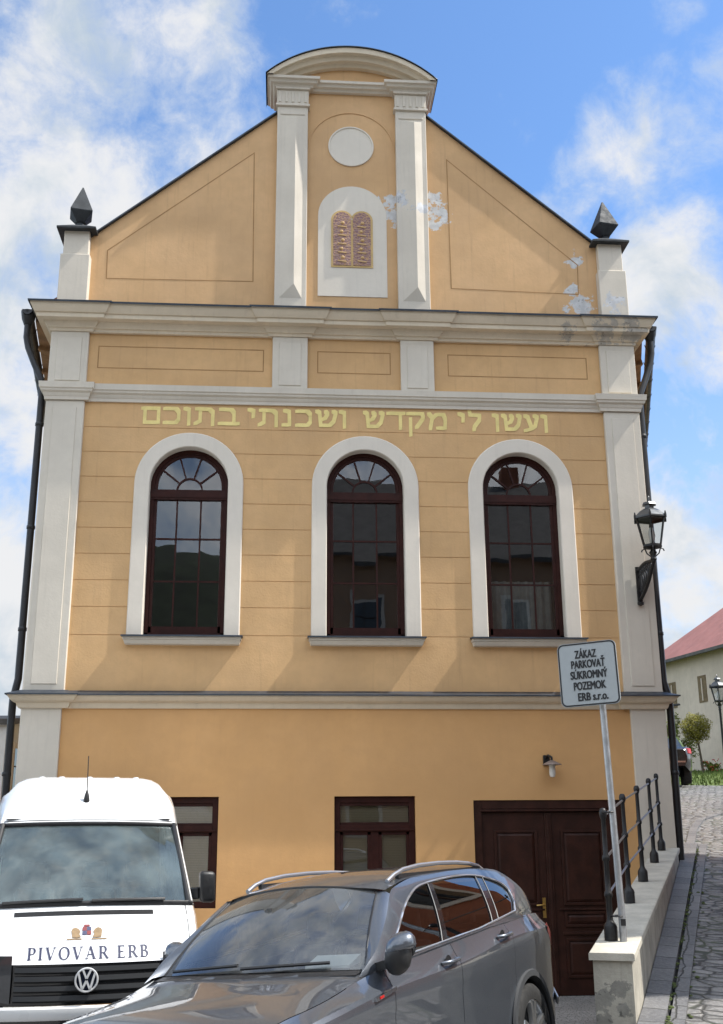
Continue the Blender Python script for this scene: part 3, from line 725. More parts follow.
for x0, x1 in ((.735, 1.018), (1.052, 1.335)):
    mb = MB(); mb.poly(arch_poly(x0, x1, 10.76, 11.575, -.03, 14), ext=(0, .012, 0)); mb.build('tablet_field', M_tablet, tab)
    mb = MB()
    for k in range(5):   # raised gilt marks down the middle of each tablet
        zz = 11.52-k*.155; xm = (x0+x1)/2
        mb.lathe([(.0, 0), (.032, .0), (.02, -.016), (.0, -.02)], (xm+.01*(-1)**k, -.03, zz), 7, 'y')
        mb.bar((xm-.07, -.034, zz-.06), (xm+.07, -.034, zz-.075), .012, .022)
    mb.build('gilt_mark', M_brass if False else mat('gilt_paint', (0.55, 0.36, 0.16), .6), tab)
# pedestals with finials at both ends of the gable
for x0, x1, h in ((-3.5, -3.05, 11.19), (4.98, 5.43, 11.26)):
    xm = (x0+x1)/2
    mb = MB(); mb.box(x0-.0, x1+.0, -.15, .30, 9.8, 10.75); mb.box(x0+.03, x1-.03, -.12, .27, 10.75, h); p = mb.build('pedestal', M_cream2, syn, bevel=.01)
    mb = MB(); s = .30
    mb.hexa([(xm-s, .075-s, h), (xm+s, .075-s, h), (xm+s, .075+s, h), (xm-s, .075+s, h), (xm-.10, -.025, h+.14), (xm+.10, -.025, h+.14), (xm+.10, .175, h+.14), (xm-.10, .175, h+.14)])
    mb.box(xm-s, xm+s, .075-s, .075+s, h-.03, h+.001)
    mb.lathe([(.10, .13), (.075, .17), (.06, .20), (.085, .22)], (xm, .075, h), 14)
    rot = R_(45)
    def sq(r, z, a=R_(12)): return [(xm+r*math.cos(a+k*PI/2+PI/4), .075+r*math.sin(a+k*PI/2+PI/4), z) for k in range(4)]
    mb.grid([sq(.085, h+.21), sq(.235, h+.37), sq(.24, h+.385), sq(.012, h+.87)], closed=True); mb.add(sq(.085, h+.21), [(3,2,1,0)])
    mb.build('finial', M_cap, p)
# windows of the upper storey
def arch_ring(mb, xc, zc, zb, prof, n=30):
    """sweep a (radius, y) section up one jamb, over the arch and down the other"""
    path = [(-1, None, zb)] + [(None, PI-PI*i/n, None) for i in range(n+1)] + [(1, None, zb)]
    rows = []
    for s, t, z in path:
        rows.append([(xc+s*r, y, z) if t is None else (xc+r*math.cos(t), y, zc+r*math.sin(t)) for r, y in prof])
    mb.grid(rows); return mb
for i, xc in enumerate(WC):
    mb = MB(); arch_ring(mb, xc, ZC, 4.80, [(WR, .26), (WR, -.022), (WR+.012, -.035), (WR+.21, -.035), (WR+.225, -.022), (WR+.225, .03)])
    mb.build('window_surround', M_surround, syn, smooth=30)
    mb = MB(); mb.hexa([(xc-.80, -.10, 4.67), (xc+.80, -.10, 4.67), (xc+.80, .2, 4.67), (xc-.80, .2, 4.67), (xc-.82, -.14, 4.73), (xc+.82, -.14, 4.73), (xc+.82, .2, 4.73), (xc-.82, .2, 4.73)])
    mb.box(xc-.83, xc+.83, -.15, .2, 4.731, 4.775); sill = mb.build('window_sill', M_white, syn, bevel=.006)
    mb = MB(); mb.hexa([(xc-.85, -.185, 4.768), (xc+.85, -.185, 4.768), (xc+.85, .2, 4.80), (xc-.85, .2, 4.80), (xc-.85, -.185, 4.79), (xc+.85, -.185, 4.79), (xc+.85, .2, 4.815), (xc-.85, .2, 4.815)]); mb.build('sill_flashing', M_flash, sill)
    mb = MB(); yf = .125
    arch_ring(mb, xc, ZC, 4.82, [(WR+.01, .20), (WR+.01, yf), (WR-.055, yf), (WR-.062, yf+.012), (WR-.062, .20)])
    arch_ring(mb, xc, ZC, 4.84, [(WR-.06, .2), (WR-.06, yf+.02), (WR-.10, yf+.02), (WR-.105, yf+.03), (WR-.105, .2)])
    mb.box(xc-WR, xc+WR, yf-.012, .2, 6.87, 7.02); mb.box(xc-WR, xc+WR, yf-.022, .2, 6.90, 6.985)
    mb.box(xc-WR, xc+WR, yf, .2, 4.815, 4.87); mb.box(xc-WR+.05, xc+WR-.05, yf+.02, .2, 4.87, 4.965)
    fr = mb.build('window', M_frame, syn, smooth=25)
    tag(fr, ['arched mahogany window with the lightest sky reflection in its head', 'middle arched mahogany window under the two blocks', 'arched mahogany window beside the wall lantern'][i]) if False else None
    mb = MB(); t = .024
    for xx in (-.175, .175): mb.box(xc+xx-t/2, xc+xx+t/2, yf+.022, .172, 4.95, 6.88)
    for zz in (5.63, 6.27): mb.box(xc-WR+.09, xc+WR-.09, yf+.026, .170, zz-t/2, zz+t/2)
    mb.grid([[(xc+r*math.cos(PI*k/16), y, 7.02+r*math.sin(PI*k/16)) for k in range(17)] for r, y in ((.17, .17), (.17, yf+.022), (.197, yf+.022), (.197, .17))])
    for a in (36, 72, 108, 144):
        c_, s_ = math.cos(R_(a)), math.sin(R_(a)); mb.bar((xc+.19*c_, yf+.04, 7.02+.19*s_), (xc+.50*c_, yf+.04, 7.04+.50*s_), .024, .036, up=(0, 1, 0))
    mb.build('glazing_bar', M_frame, fr)
    mb = MB(); cs = [xc-WR+.03, xc-.175, xc+.175, xc+WR-.03]; zz_ = [4.86, 5.63, 6.27, 6.95]
    for a_ in range(3):
        for b_ in range(3):
            j_ = [random.uniform(-.0022, .0022) for _ in range(3)]
            mb.quad((cs[a_], .165+j_[0], zz_[b_]), (cs[a_+1], .165+j_[1], zz_[b_]), (cs[a_+1], .165+j_[1]+j_[2]-j_[0], zz_[b_+1]), (cs[a_], .165+j_[2], zz_[b_+1]))
    for a_ in range(5):
        j_ = [random.uniform(-.0015, .0015) for _ in range(2)]
        fan = [(xc, .166, 6.95)] + [(xc+(WR-.03)*math.cos(R_(36*a_+9*k)), .166+j_[0]+(j_[1]-j_[0])*k/4, max(6.95, 7.02+(WR-.03)*1.04*math.sin(R_(36*a_+9*k)))) for k in range(5)]
        for k in range(1, 5): mb.add([fan[0], fan[k], fan[k+1]] if k < 5 and k+1 < len(fan) else [fan[0], fan[k], fan[k]], [(0, 1, 2)])
    mb.build('pane', M_glass, fr, weld=False)
    if i == 2:
        mb = MB(); rows = []
        for z in (4.85, 5.3, 5.75):
            rows.append([(xc-.5+k*.02, .46+.025*math.sin(k*1.1+.5*math.sin(k*.31)+i), z) for k in range(51)])
        mb.grid(rows); mb.build('net_curtain', M_curtain, fr, smooth=60)
# lower windows
for (x0, x1, z0, z1) in LW[:2]:
    yf = .06; mb = MB(); t = .085
    mb.poly([(x0+.003, yf, z0), (x1-.003, yf, z0), (x1-.003, yf, z1-.003), (x0+.003, yf, z1-.003)], [[(x0+t, yf, z0+t), (x1-t, yf, z0+t), (x1-t, yf, z1-t), (x0+t, yf, z1-t)]], ext=(0, .12, 0))
    mb.box(x0+t-.01, x1-t+.01, yf-.015, yf+.10, 2.12, 2.21); mb.box(x0+.02, x1-.02, yf-.03, yf+.05, 2.13, 2.155)
    fr = mb.build('window', M_frame, syn, bevel=.005)
    mb = MB(); xm = (x0+x1)/2
    mb.box(xm-.055, xm+.055, yf+.01, yf+.09, z0+.05, 2.125)
    for a, b in ((x0+t-.01, xm-.05), (xm+.05, x1-t+.01)):
        for p, q in (((a, z0+t), (a+.05, 2.125)), ((b-.05, z0+t), (b, 2.125)), ((a, 2.075), (b, 2.125))): mb.box(p[0], q[0], yf+.015, yf+.085, p[1], q[1])
    mb.box(x0+t-.01, x1-t+.01, yf+.02, yf+.085, 2.205, 2.245); mb.box(x0+t-.01, x1-t+.01, yf+.02, yf+.085, 2.465, 2.515)
    mb.build('casement', M_frame, fr, bevel=.003)
    mb = MB(); mb.quad((x0+.03, yf+.06, z0+.03), (x1-.03, yf+.06, z0+.03), (x1-.03, yf+.06, z1-.03), (x0+.03, yf+.06, z1-.03)); mb.build('pane', M_glass, fr)
    mb = MB(); z = z1-.06
    while z > z0+.05:
        mb.hexa([(x0+.05, yf+.10, z), (x1-.05, yf+.10, z), (x1-.05, yf+.108, z+.019), (x0+.05, yf+.108, z+.019), (x0+.05, yf+.10, z+.002), (x1-.05, yf+.10, z+.002), (x1-.05, yf+.108, z+.021), (x0+.05, yf+.108, z+.021)]); z -= .022
    mb.build('blind', M_blind, fr, weld=False)
# the gate
x0, x1, z1 = LW[2][0], LW[2][1], LW[2][3]; yf = .05
mb = MB(); mb.box(x0+.003, x0+.11, yf-.03, .28, -.02, z1-.004); mb.box(x1-.11, x1-.003, yf-.03, .28, -.02, z1-.004); mb.box(x0+.11, x1-.11, yf-.03, .28, z1-.12, z1-.004)
mb.box(x0+.10, x1-.10, yf-.045, .2, z1-.155, z1-.125)
fr = mb.build('door_frame', M_door, syn, bevel=.006)
xm = (x0+x1)/2
def door_leaf(a, b):
    mb = MB(); mb.box(a, b, yf+.02, yf+.07, .0, z1-.16); leaf = mb.build('door', M_door, syn, bevel=.004)
    mb = MB()
    def field(p, q, r, s):
        # raised moulding round a raised field
        w = .035
        mb.poly([(p, yf-.005, r), (q, yf-.005, r), (q, yf-.005, s), (p, yf-.005, s)], [[(p+w, yf-.005, r+w), (q-w, yf-.005, r+w), (q-w, yf-.005, s-w), (p+w, yf-.005, s-w)]], ext=(0, .03, 0))
        k = .075
        mb.add([(p+w, yf+.019, r+w), (q-w, yf+.019, r+w), (q-w, yf+.019, s-w), (p+w, yf+.019, s-w), (p+k, yf+.002, r+k), (q-k, yf+.002, r+k), (q-k, yf+.002, s-k), (p+k, yf+.002, s-k)],
               [(0,1,5,4), (1,2,6,5), (2,3,7,6), (3,0,4,7), (4,5,6,7)])
    p, q = a+.17, b-.16
    field(p, q, 1.14, 2.13); field(p, q, .86, 1.06); field(p, q, .22, .72)
    mb.box(p-.04, q+.04, yf-.008, yf+.02, .765, .80); mb.box(p-.06, q+.06, yf-.012, yf+.02, 1.075, 1.10)
    mb.build('door_panel', M_door, leaf, bevel=.003)
    return leaf
la = door_leaf(x0+.115, xm-.002); lb = door_leaf(xm+.002, x1-.115)
mb = MB(); mb.box(xm-.045, xm+.045, yf-.012, yf+.025, .02, z1-.17); mb.box(xm-.015, xm+.015, yf-.024, yf, .02, z1-.2); mb.build('cover_strip', M_door, lb, bevel=.004)
mb = MB(); hx = xm-.105; mb.box(hx-.022, hx+.022, yf+.008, yf+.024, .98, 1.24); mb.tube([(hx, yf+.01, 1.15), (hx, yf-.05, 1.15), (hx-.03, yf-.055, 1.15), (hx-.12, yf-.055, 1.145)], .011, 8); mb.lathe([(.02, 0), (.02, -.012)], (hx, yf+.01, 1.15), 10, 'y')
mb.build('handle', M_brass, la, smooth=40)
# roof and eaves
RX = .97
mb = MB()
def ev(x, y): return x + (x-RX)*.0
el, er = (XL-.34, 9.92), (XR+.28, 9.92); elb, erb = (BL-.34, 9.92), (BR_+.28, 9.92); zr = 13.3
for (e, eb) in ((el, elb), (er, erb)):
    mb.hexa([(e[0], .3, e[1]), (RX, .3, zr), (RX+1, YB+.4, zr), (eb[0], YB+.4, eb[1]), (e[0], .3, e[1]+.10), (RX, .3, zr+.1), (RX+1, YB+.4, zr+.1), (eb[0], YB+.4, eb[1]+.10)])
rf = mb.build('roof', M_roof, syn)
mb = MB()
for (xa, xb, e, eb) in ((XL, BL, el, elb), (XR, BR_, er, erb)):
    mb.hexa([(xa, .30, 9.72), (e[0], .30, 9.80), (eb[0], YB, 9.80), (xb, YB, 9.72), (xa, .30, 9.78), (e[0], .30, 9.90), (eb[0], YB, 9.90), (xb, YB, 9.78)])
    n = 16
    for k in range(1, n):   # rafters under the eaves
        t = k/n; mb.bar((lerp(xa, xb, t), lerp(.3, YB, t), 9.70), (lerp(e[0], eb[0], t), lerp(.30, YB, t), 9.77), .1, .09)
split_build(mb, 'eave_board', M_eave, rf)
for (e, eb, sg) in ((el, elb, -1), (er, erb, 1)):
    mb = MB(); rows = []
    for t in (0, 1):
        px_, py_ = lerp(e[0], eb[0], t), lerp(.05, YB, t)
        rows.append([(px_+sg*(.075+.08*math.cos(a)), py_, 9.88+.085*math.sin(a)) for a in [PI+PI*k/8 for k in range(9)]])
    mb.grid(rows); mb.add(rows[0], [tuple(range(9))])
    n = 22
    for k in range(n):
        t = k/n; px_, py_ = lerp(e[0], eb[0], t), lerp(.05, YB, t)
        mb.grid([[(px_+sg*(.075+.09*math.cos(a)), py_+d, 9.88+.095*math.sin(a)) for a in [PI+PI*j/8 for j in range(9)]] for d in (0, .03)])
    mb.build('gutter', M_dark, rf, smooth=50)
    gx = e[0]+sg*.075; wx = (XL-.10) if sg < 0 else (XR+.075)
    mb = MB(); pts = [(gx, .16, 9.80), (gx, .16, 9.45), (lerp(gx, wx, .12), .16, 9.28), (lerp(gx, wx, .5), .13, 9.0), (lerp(gx, wx, .9), .10, 8.74), (wx, .09, 8.55), (wx, .09, 8.2), (wx, .09, 4.2)]
    if sg < 0: pts += [(wx-.04, .05, 3.9), (wx-.04, .05, 3.7), (wx-.02, .08, -.4)]
    else: pts += [(wx+.05, .05, 3.95), (wx+.05, .05, 3.6), (wx+.03, .08, 1.7)]
    mb.tube(pts, .052, 10)
    mb.lathe([(.06, 0), (.10, .1), (.12, .22)], (gx, .16, 9.66), 12)
    for z in (8.0, 6.4, 4.9, 2.9): mb.lathe([(.055, -.03), (.063, -.02), (.063, .02), (.055, .03)], (wx+(.0 if z > 4 else sg*.045), .09 if z > 4 else .065, z), 10)
    mb.build('downpipe', M_dark, syn, smooth=50)
# yellow Hebrew inscription, drawn with a broad nib: words right to left
HEB = {  # strokes in a unit square letter (x 0..w, z 0..1): polylines with nib widths (horizontal thickness, vertical thickness)
 'vav': (.32, [[(.02, .93), (.20, .86), (.20, .02)]]),
 'yod': (.34, [[(.04, .95), (.24, .86), (.22, .52)]]),
 'ayin': (.78, [[(.06, .92), (.20, .84), (.36, .22)], [(.52, .93), (.66, .84), (.54, .30), (.36, .14), (.05, .03)]]),
 'shin': (.98, [[(.05, .93), (.17, .84), (.22, .16)], [(.44, .92), (.53, .78), (.42, .52), (.22, .42)], [(.78, .93), (.90, .84), (.80, .34), (.62, .10), (.22, .10)]]),
 'lamed': (.72, [[(.10, 1.22), (.14, .90), (.60, .88), (.58, .60), (.34, .22), (.30, .02)]]),
 'mem': (.95, [[(.06, .92), (.22, .70), (.12, .03)], [(.20, .62), (.42, .88), (.74, .88), (.82, .62), (.80, .08), (.46, .08)]]),
 'qof': (.86, [[(.05, .90), (.72, .90), (.76, .66), (.58, .32), (.44, .10)], [(.17, .60), (.17, -.36)]]),
 'dalet': (.82, [[(.05, .90), (.78, .90)], [(.62, .90), (.62, .02)]]),
 'kaf': (.80, [[(.06, .90), (.54, .90), (.66, .72), (.66, .28), (.54, .09), (.06, .09)]]),
 'nun': (.50, [[(.12, .93), (.32, .86), (.34, .09), (.06, .09)]]),
 'tav': (.95, [[(.10, .92), (.66, .90), (.80, .74), (.80, .02)], [(.26, .90), (.26, .22), (.06, .06)]]),
 'bet': (.84, [[(.08, .93), (.56, .90), (.66, .72), (.66, .09)], [(.04, .09), (.84, .09)]]),
 'memfinal': (.84, [[(.06, .90), (.74, .90), (.74, .08), (.16, .08), (.16, .90)]]),
}
def nib(mb, pts, tx, tz, y):
    e = .003
    # slabs swept with a slanted rectangular nib
    q = [(-tx/2, -tz/2), (tx/2, -tz/2+tz*.15), (tx/2, tz/2), (-tx/2, tz/2-tz*.15)]
    for (a, b) in zip(pts, pts[1:]):
        cnt[0] += 1; y = -.003-.0007*(cnt[0] % 9)
        P = [Vector((p[0]+o[0], p[1]+o[1])) for p in (a, b) for o in q]
        P.sort(key=lambda v: (v.x, v.y))
        def half(ps):
            h = []
            for p in ps:
                while len(h) >= 2 and (h[-1]-h[-2]).cross(p-h[-2]) <= 1e-9: h.pop()
                h.append(p)
            return h
        lo = half(P); up = half(reversed(P)); hull = lo[:-1]+up[:-1]
        mb.add([(p.x, y, p.y) for p in hull], [tuple(range(len(hull)))])
mbT = MB(); cnt = [0]
def hebrew_word(xl, xr, letters):
    zb, ht = 8.015, .285
    tot = sum(HEB[l][0]+.10 for l in letters)-.10; sx = (xr-xl)/tot; x = xr
    for l in letters:
        w, strokes = HEB[l]; x -= w*sx
        for st in strokes:
            nib(mbT, [(x+p[0]*sx, zb+p[1]*ht*.97) for p in st], .052, .060, -.003-.0004*(cnt[0] % 5))
        x -= .10*sx
for (a, b, ls) in ((3.20, 4.06, ['vav', 'ayin', 'shin', 'vav']), (2.66, 3.03, ['lamed', 'yod']), (1.20, 2.50, ['mem', 'qof', 'dalet', 'shin']),
                   (-.55, .95, ['vav', 'shin', 'kaf', 'nun', 'tav', 'yod']), (-2.15, -.70, ['bet', 'tav', 'vav', 'kaf', 'memfinal'])):
    mbT = MB(); hebrew_word(a, b, ls); mbT.build('inscribed_word', M_text, syn, weld=False)

# ------------------------------------------------------------------ lamps on the building
t = thing('wall_lamp', 'small wall lamp with flat round shade above the brown double door', 'lamp', (3.78, 0, 3.0))
mb = MB(); mb.box(3.70, 3.79, -.05, 0, 3.0, 3.14); mb.tube([(3.745, -.04, 3.10), (3.745, -.13, 3.13), (3.78, -.19, 3.10), (3.78, -.19, 3.03)], .018, 8); mb.build('bracket', M_iron, t, bevel=.008)
mb = MB(); mb.lathe([(.02, .06), (.05, .045), (.13, .005), (.135, -.005), (.04, .0)], (3.78, -.19, 3.0), 20); mb.build('shade', mat('rusty_shade', (.28, .22, .19), .5, .4, noise=.2), t, smooth=40)
mb = MB(); mb.lathe([(.045, .0), (.045, -.12), (.035, -.16), (.0, -.17)], (3.78, -.19, 2.995), 14); mb.build('glass_jar', mat('frosted_jar', (.62, .60, .55), .25), t, smooth=50)

def lantern(t, c, s=1.0, nf=6, rot=0.2):
    """hexagonal street lantern, glass base centre at c"""
    x, y, z = c
    def ring(r, h, k=nf): return [(x+r*s*math.cos(2*PI*i/k+rot), y+r*s*math.sin(2*PI*i/k+rot), z+h*s) for i in range(k)]
    mb = MB(); rb, rt, hg = .135, .225, .42
    a, b = ring(rb, 0), ring(rt, hg)
    for i in range(nf):
        mb.bar(a[i], b[i], .02*s, .02*s)
        j = (i+1) % nf; mb.bar(b[i], b[j], .03*s, .035*s); mb.bar(a[i], a[j], .03*s, .03*s)
        q = ring(rt+.03, hg)[i]; mb.lathe([(.018*s, -.02*s), (.02*s, .03*s), (.008*s, .085*s)], q, 6)
        # curled ornaments under the base
        w = ring(1, 0)[i]; dx, dy = (w[0]-x)/s, (w[1]-y)/s
        if i % 2 == 0: mb.tube([(x+dx*.03*s, y+dy*.03*s, z-.16*s), (x+dx*.10*s, y+dy*.10*s, z-.10*s), (x+dx*.13*s, y+dy*.13*s, z-.02*s), (x+dx*.18*s, y+dy*.18*s, z-.03*s), (x+dx*.19*s, y+dy*.19*s, z-.06*s)], .010*s, 6)
    mb.lathe([(.02*s, -.24*s), (.05*s, -.20*s), (.035*s, -.15*s), (.06*s, -.10*s), (.03*s, -.05*s), (.14*s, -.02*s), (.14*s, .0)], c, 12)
    mb.build('lantern_frame', M_iron, t, smooth=40)
    mb = MB(); mb.grid([ring(rt+.035, hg-.005), ring(rt+.035, hg+.02), ring(.17, hg+.11), ring(.10, hg+.155), ring(.075, hg+.16), ring(.075, hg+.215), ring(.115, hg+.22), ring(.09, hg+.26), ring(.02, hg+.285), ring(.016, hg+.35), ring(.001, hg+.37)], closed=True)
    mb.build('lantern_roof', mat('lantern_roof_metal', (.085, .09, .095), .4, .5, noise=.2), t)
    mb = MB(); mb.grid([ring(rb-.006, .01), ring(rt-.008, hg-.01)], closed=True); mb.build('lantern_glass', M_lampglass, t)
    mb = MB(); mb.lathe([(.02*s, .0), (.045*s, .08*s), (.05*s, .2*s), (.03*s, .26*s), (.001, .28*s)], (x, y, z+.02*s), 10); mb.build('bulb', M_bulb, t, smooth=50)
t = thing('wall_lantern', 'black six sided street lantern on a scrolled bracket fixed to the cream corner pilaster', 'lantern', (5.25, -.10, 5.5))
lc = (5.30, -.68, 6.03)
mb = MB(); A0 = Vector((5.25, -.115, 5.36)); A1 = Vector((5.25, -.115, 5.80)); TIP = Vector((lc[0], lc[1], lc[2]-.22))
mb.bar((5.25, -.105, 5.30), (5.25, -.105, 5.86), .07, .03, up=(0, 1, 0))
mb.lathe([(.0, -.07), (.045, -.05), (.05, -.02), (.03, .0)], (5.25, -.12, 5.34), 10)
up_ = [A1.lerp(TIP, k/8)+Vector((0, 0, .05*math.sin(PI*k/8))) for k in range(9)]; mb.tube(up_, .026, 8)
lo_ = [A0.lerp(TIP, k/8)+Vector((0, 0, -.07*math.sin(PI*k/8))) for k in range(9)]; mb.tube(lo_, .026, 8)
for k in range(1, 7):
    mb.tube([up_[k], lo_[k]], .015, 6); m_ = (up_[k]+lo_[k])/2
    rad = (up_[k]-lo_[k]).length*.32
    mb.tube([m_+Vector((0, math.cos(a)*rad*.8, math.sin(a)*rad)) for a in [2*PI*j/10 for j in range(11)]], .012, 6)
mb.tube([TIP, TIP+Vector((0, 0, .06))], .035, 8)
mb.build('bracket', M_iron, t, smooth=50)
lantern(t, lc, .96)

# ------------------------------------------------------------------ retaining wall, railing, sign
def wall_pt(s, w, z): p = WALL0 + U*s + W*w; return (p.x, p.y, z)
WS0, WS1 = -.35, 7.05
def wtop(s): return lerp(1.135, 1.825, (s-WS0)/(WS1-WS0))
t = thing('low_wall', 'weathered concrete retaining wall with flat capping between yard and rising lane', 'wall', (2.65, -6.9, .2))
mb = MB(); n = 12; rows = []
for i in range(n+1):
    s = lerp(WS0, WS1, i/n); h = wtop(s)
    rows.append([wall_pt(s, -.01, -.5), wall_pt(s, -.01, h), wall_pt(s, -.30, h), wall_pt(s, -.30, -.5)])
mb.grid(rows); mb.add(rows[0], [(0,1,2,3)]); mb.add(rows[-1], [(3,2,1,0)]); mb.build('wall', M_conc, t)
mb = MB(); rows = []
s_ = [WS0-.03, WS0+.02] + [lerp(WS0, WS1, i/10) for i in range(1, 11)]
for s in s_:
    h = wtop(s); rows.append([wall_pt(s, .015, h+.002), wall_pt(s, .015, h+.048), wall_pt(s, .006, h+.055), wall_pt(s, -.316, h+.055), wall_pt(s, -.325, h+.048), wall_pt(s, -.325, h+.002)])
mb.grid(rows, closed=True); mb.add(rows[0], [tuple(range(6))]); mb.add(rows[-1], [tuple(range(5, -1, -1))]); mb.build('capping', M_conc2, t)

t = thing('railing', 'black cast iron posts with thin rails standing on the concrete retaining wall', 'railing', (3.9, -3.2, 1.5))
posts = [(2.66, -6.4), (3.385, -4.6), (3.985, -3.2), (4.66, -1.6), (5.20, -.32)]
PT = []
for k, (x, y) in enumerate(posts):
    s = (Vector((x, y))-WALL0).dot(U); w = (Vector((x, y))-WALL0).dot(W); z = wtop(s)+.055; PT.append((x, y, z))
    mb = MB(); mb.lathe([(0.0540, 0), (0.0540, .10), (0.0475, .12), (0.0324, .14), (0.0259, .16), (0.0245, .32), (0.0331, .33), (0.0360, .345), (0.0331, .36), (0.0238, .375), (0.0223, .60), (0.0310, .61), (0.0338, .625), (0.0310, .64), (0.0216, .655), (0.0202, .93), (0.0259, .94), (0.0324, .965), (0.0331, .985), (0.0259, 1.01), (0.0144, 1.02)], (x, y, z), 14)
    mb.build('post', M_iron, t, smooth=45)
for hgt in (.345, .625, .955):
    mb = MB()
    for a, b in zip(PT, PT[1:]): mb.tube([(a[0], a[1], a[2]+hgt), (b[0], b[1], b[2]+hgt)], .011, 6)
    mb.build('rail', M_steel, t, smooth=60)
t = thing('parking_sign', 'white private parking sign on a galvanised pole standing at the end of the concrete wall', 'sign', (2.735, -6.47, 1.2))
pz = 1.20
mb = MB(); mb.tube([(2.738, -6.47, pz), (2.738, -6.47, 1.45), (2.690, -6.47, 3.45), (2.686, -6.47, 3.60)], .028, 14); mb.build('pole', M_galv, t, smooth=50)
mb = MB()
for h in (.22, 1.02): mb.tube([(2.735-h*.022+.045*math.cos(a)-.02, -6.44+.075*math.sin(a)*.9, pz+h) for a in [2*PI*k/12 for k in range(13)]], .007, 6)
mb.box(2.718, 2.758, -6.50, -6.495, pz+.15, pz+.20); split_build(mb, 'clamp', M_dark, t)
sx, sz = .505, .535
ang = R_(31)
pe = bpy.data.objects.new('sign_plate', None)
mb = MB()
def rrect(w, h, r, n=6):
    p = []
    for cxx, czz, a0 in ((w/2-r, h/2-r, 0), (-w/2+r, h/2-r, 90), (-w/2+r, -h/2+r, 180), (w/2-r, -h/2+r, 270)):
        p += [(cxx+r*math.cos(R_(a0+90*k/n)), czz+r*math.sin(R_(a0+90*k/n))) for k in range(n+1)]
    return p
bpy.data.objects.remove(pe)
SC = Vector((2.582, -6.51, 3.345)); SM = Matrix.Translation(SC) @ Matrix.Rotation(ang, 4, 'Z').inverted() @ Matrix.Rotation(R_(-1.5), 4, 'Y')
def put(pts): return [tuple(SM @ Vector(p)) for p in pts]
mb.poly(put([(x, 0, z) for x, z in rrect(sx, sz, .05)]), ext=SM.to_3x3() @ Vector((0, .012, 0))); pl = mb.build('plate', M_signface, t)
mb = MB(); mb.poly(put([(x, -.002, z) for x, z in rrect(sx-.008, sz-.008, .047)]), [put([(x, -.002, z) for x, z in rrect(sx-.032, sz-.032, .038)])]); mb.build('border', M_signink, pl)
for (txt, zc_, wd, hh, dx_) in (("Z\u00c1KAZ", .168, .182, .064, -.010), ("PARKOVA\u0164", .084, .285, .064, .005), ("S\u00daKROMN\u00dd", -.006, .312, .064, .005), ("POZEMOK", -.098, .270, .064, .005), ("ERB s.r.o.", -.190, .252, .064, .025)):
    vs, fs = text_mesh(txt, 1.0, 0.0); mb = MB()
    xs = [v[0] for v in vs]; capv, _ = text_mesh("E", 1.0, 0.0); ch = max(v[1] for v in capv)
    k = wd/(max(xs)-min(xs)); x0_ = min(xs); kz = hh/ch
    # the strokes are thickened by laying the letters five times, each a hair in front of the last
    for n_, (ox, oz) in enumerate(((0, 0), (.0028, 0), (-.0028, 0), (0, .0018), (0, -.0018), (.0028, .0016), (-.0028, -.0016))):
        mb.add(put([((v[0]-x0_)*k-wd/2+dx_+ox, -.003-.0003*n_, v[1]*kz+zc_-hh/2+oz) for v in vs]), fs)
    mb.build('lettering', M_signink, pl, weld=False)

# ================================================================== vehicles
def vehicle_root(name, label, loc, az, pitch=0.0, roll=0.0):
    """az = compass angle (from +Y towards +X) in which the BACK of the vehicle points; local x runs from nose to tail"""
    t = thing(name, label, {'parked_suv': 'car', 'delivery_van': 'van', 'black_car': 'car'}.get(name, 'car'))
    back = Vector((math.sin(az), math.cos(az), 0)); left = Vector((math.cos(az), -math.sin(az), 0)); up = Vector((0, 0, 1))
    back = back*math.cos(pitch)+up*math.sin(pitch); up = back.cross(left); up = up if up.z > 0 else -up
    l2 = left*math.cos(roll)+up*math.sin(roll); u2 = up*math.cos(roll)-left*math.sin(roll)
    f = -back
    M = Matrix(((f.x, l2.x, u2.x, loc[0]), (f.y, l2.y, u2.y, loc[1]), (f.z, l2.z, u2.z, loc[2]), (0, 0, 0, 1)))
    t.matrix_basis = M
    return t
class VB(MB):
    """vehicle mesh: given in (distance behind nose, left, up)"""
    def build(s, name, m, parent, **k):
        s.v = [(-x, y, z) for x, y, z in s.v]; k['local'] = True
        return MB.build(s, name, m, parent, **k)
def mirror_pts(l): return [(x, -y, z) for x, y, z in l]
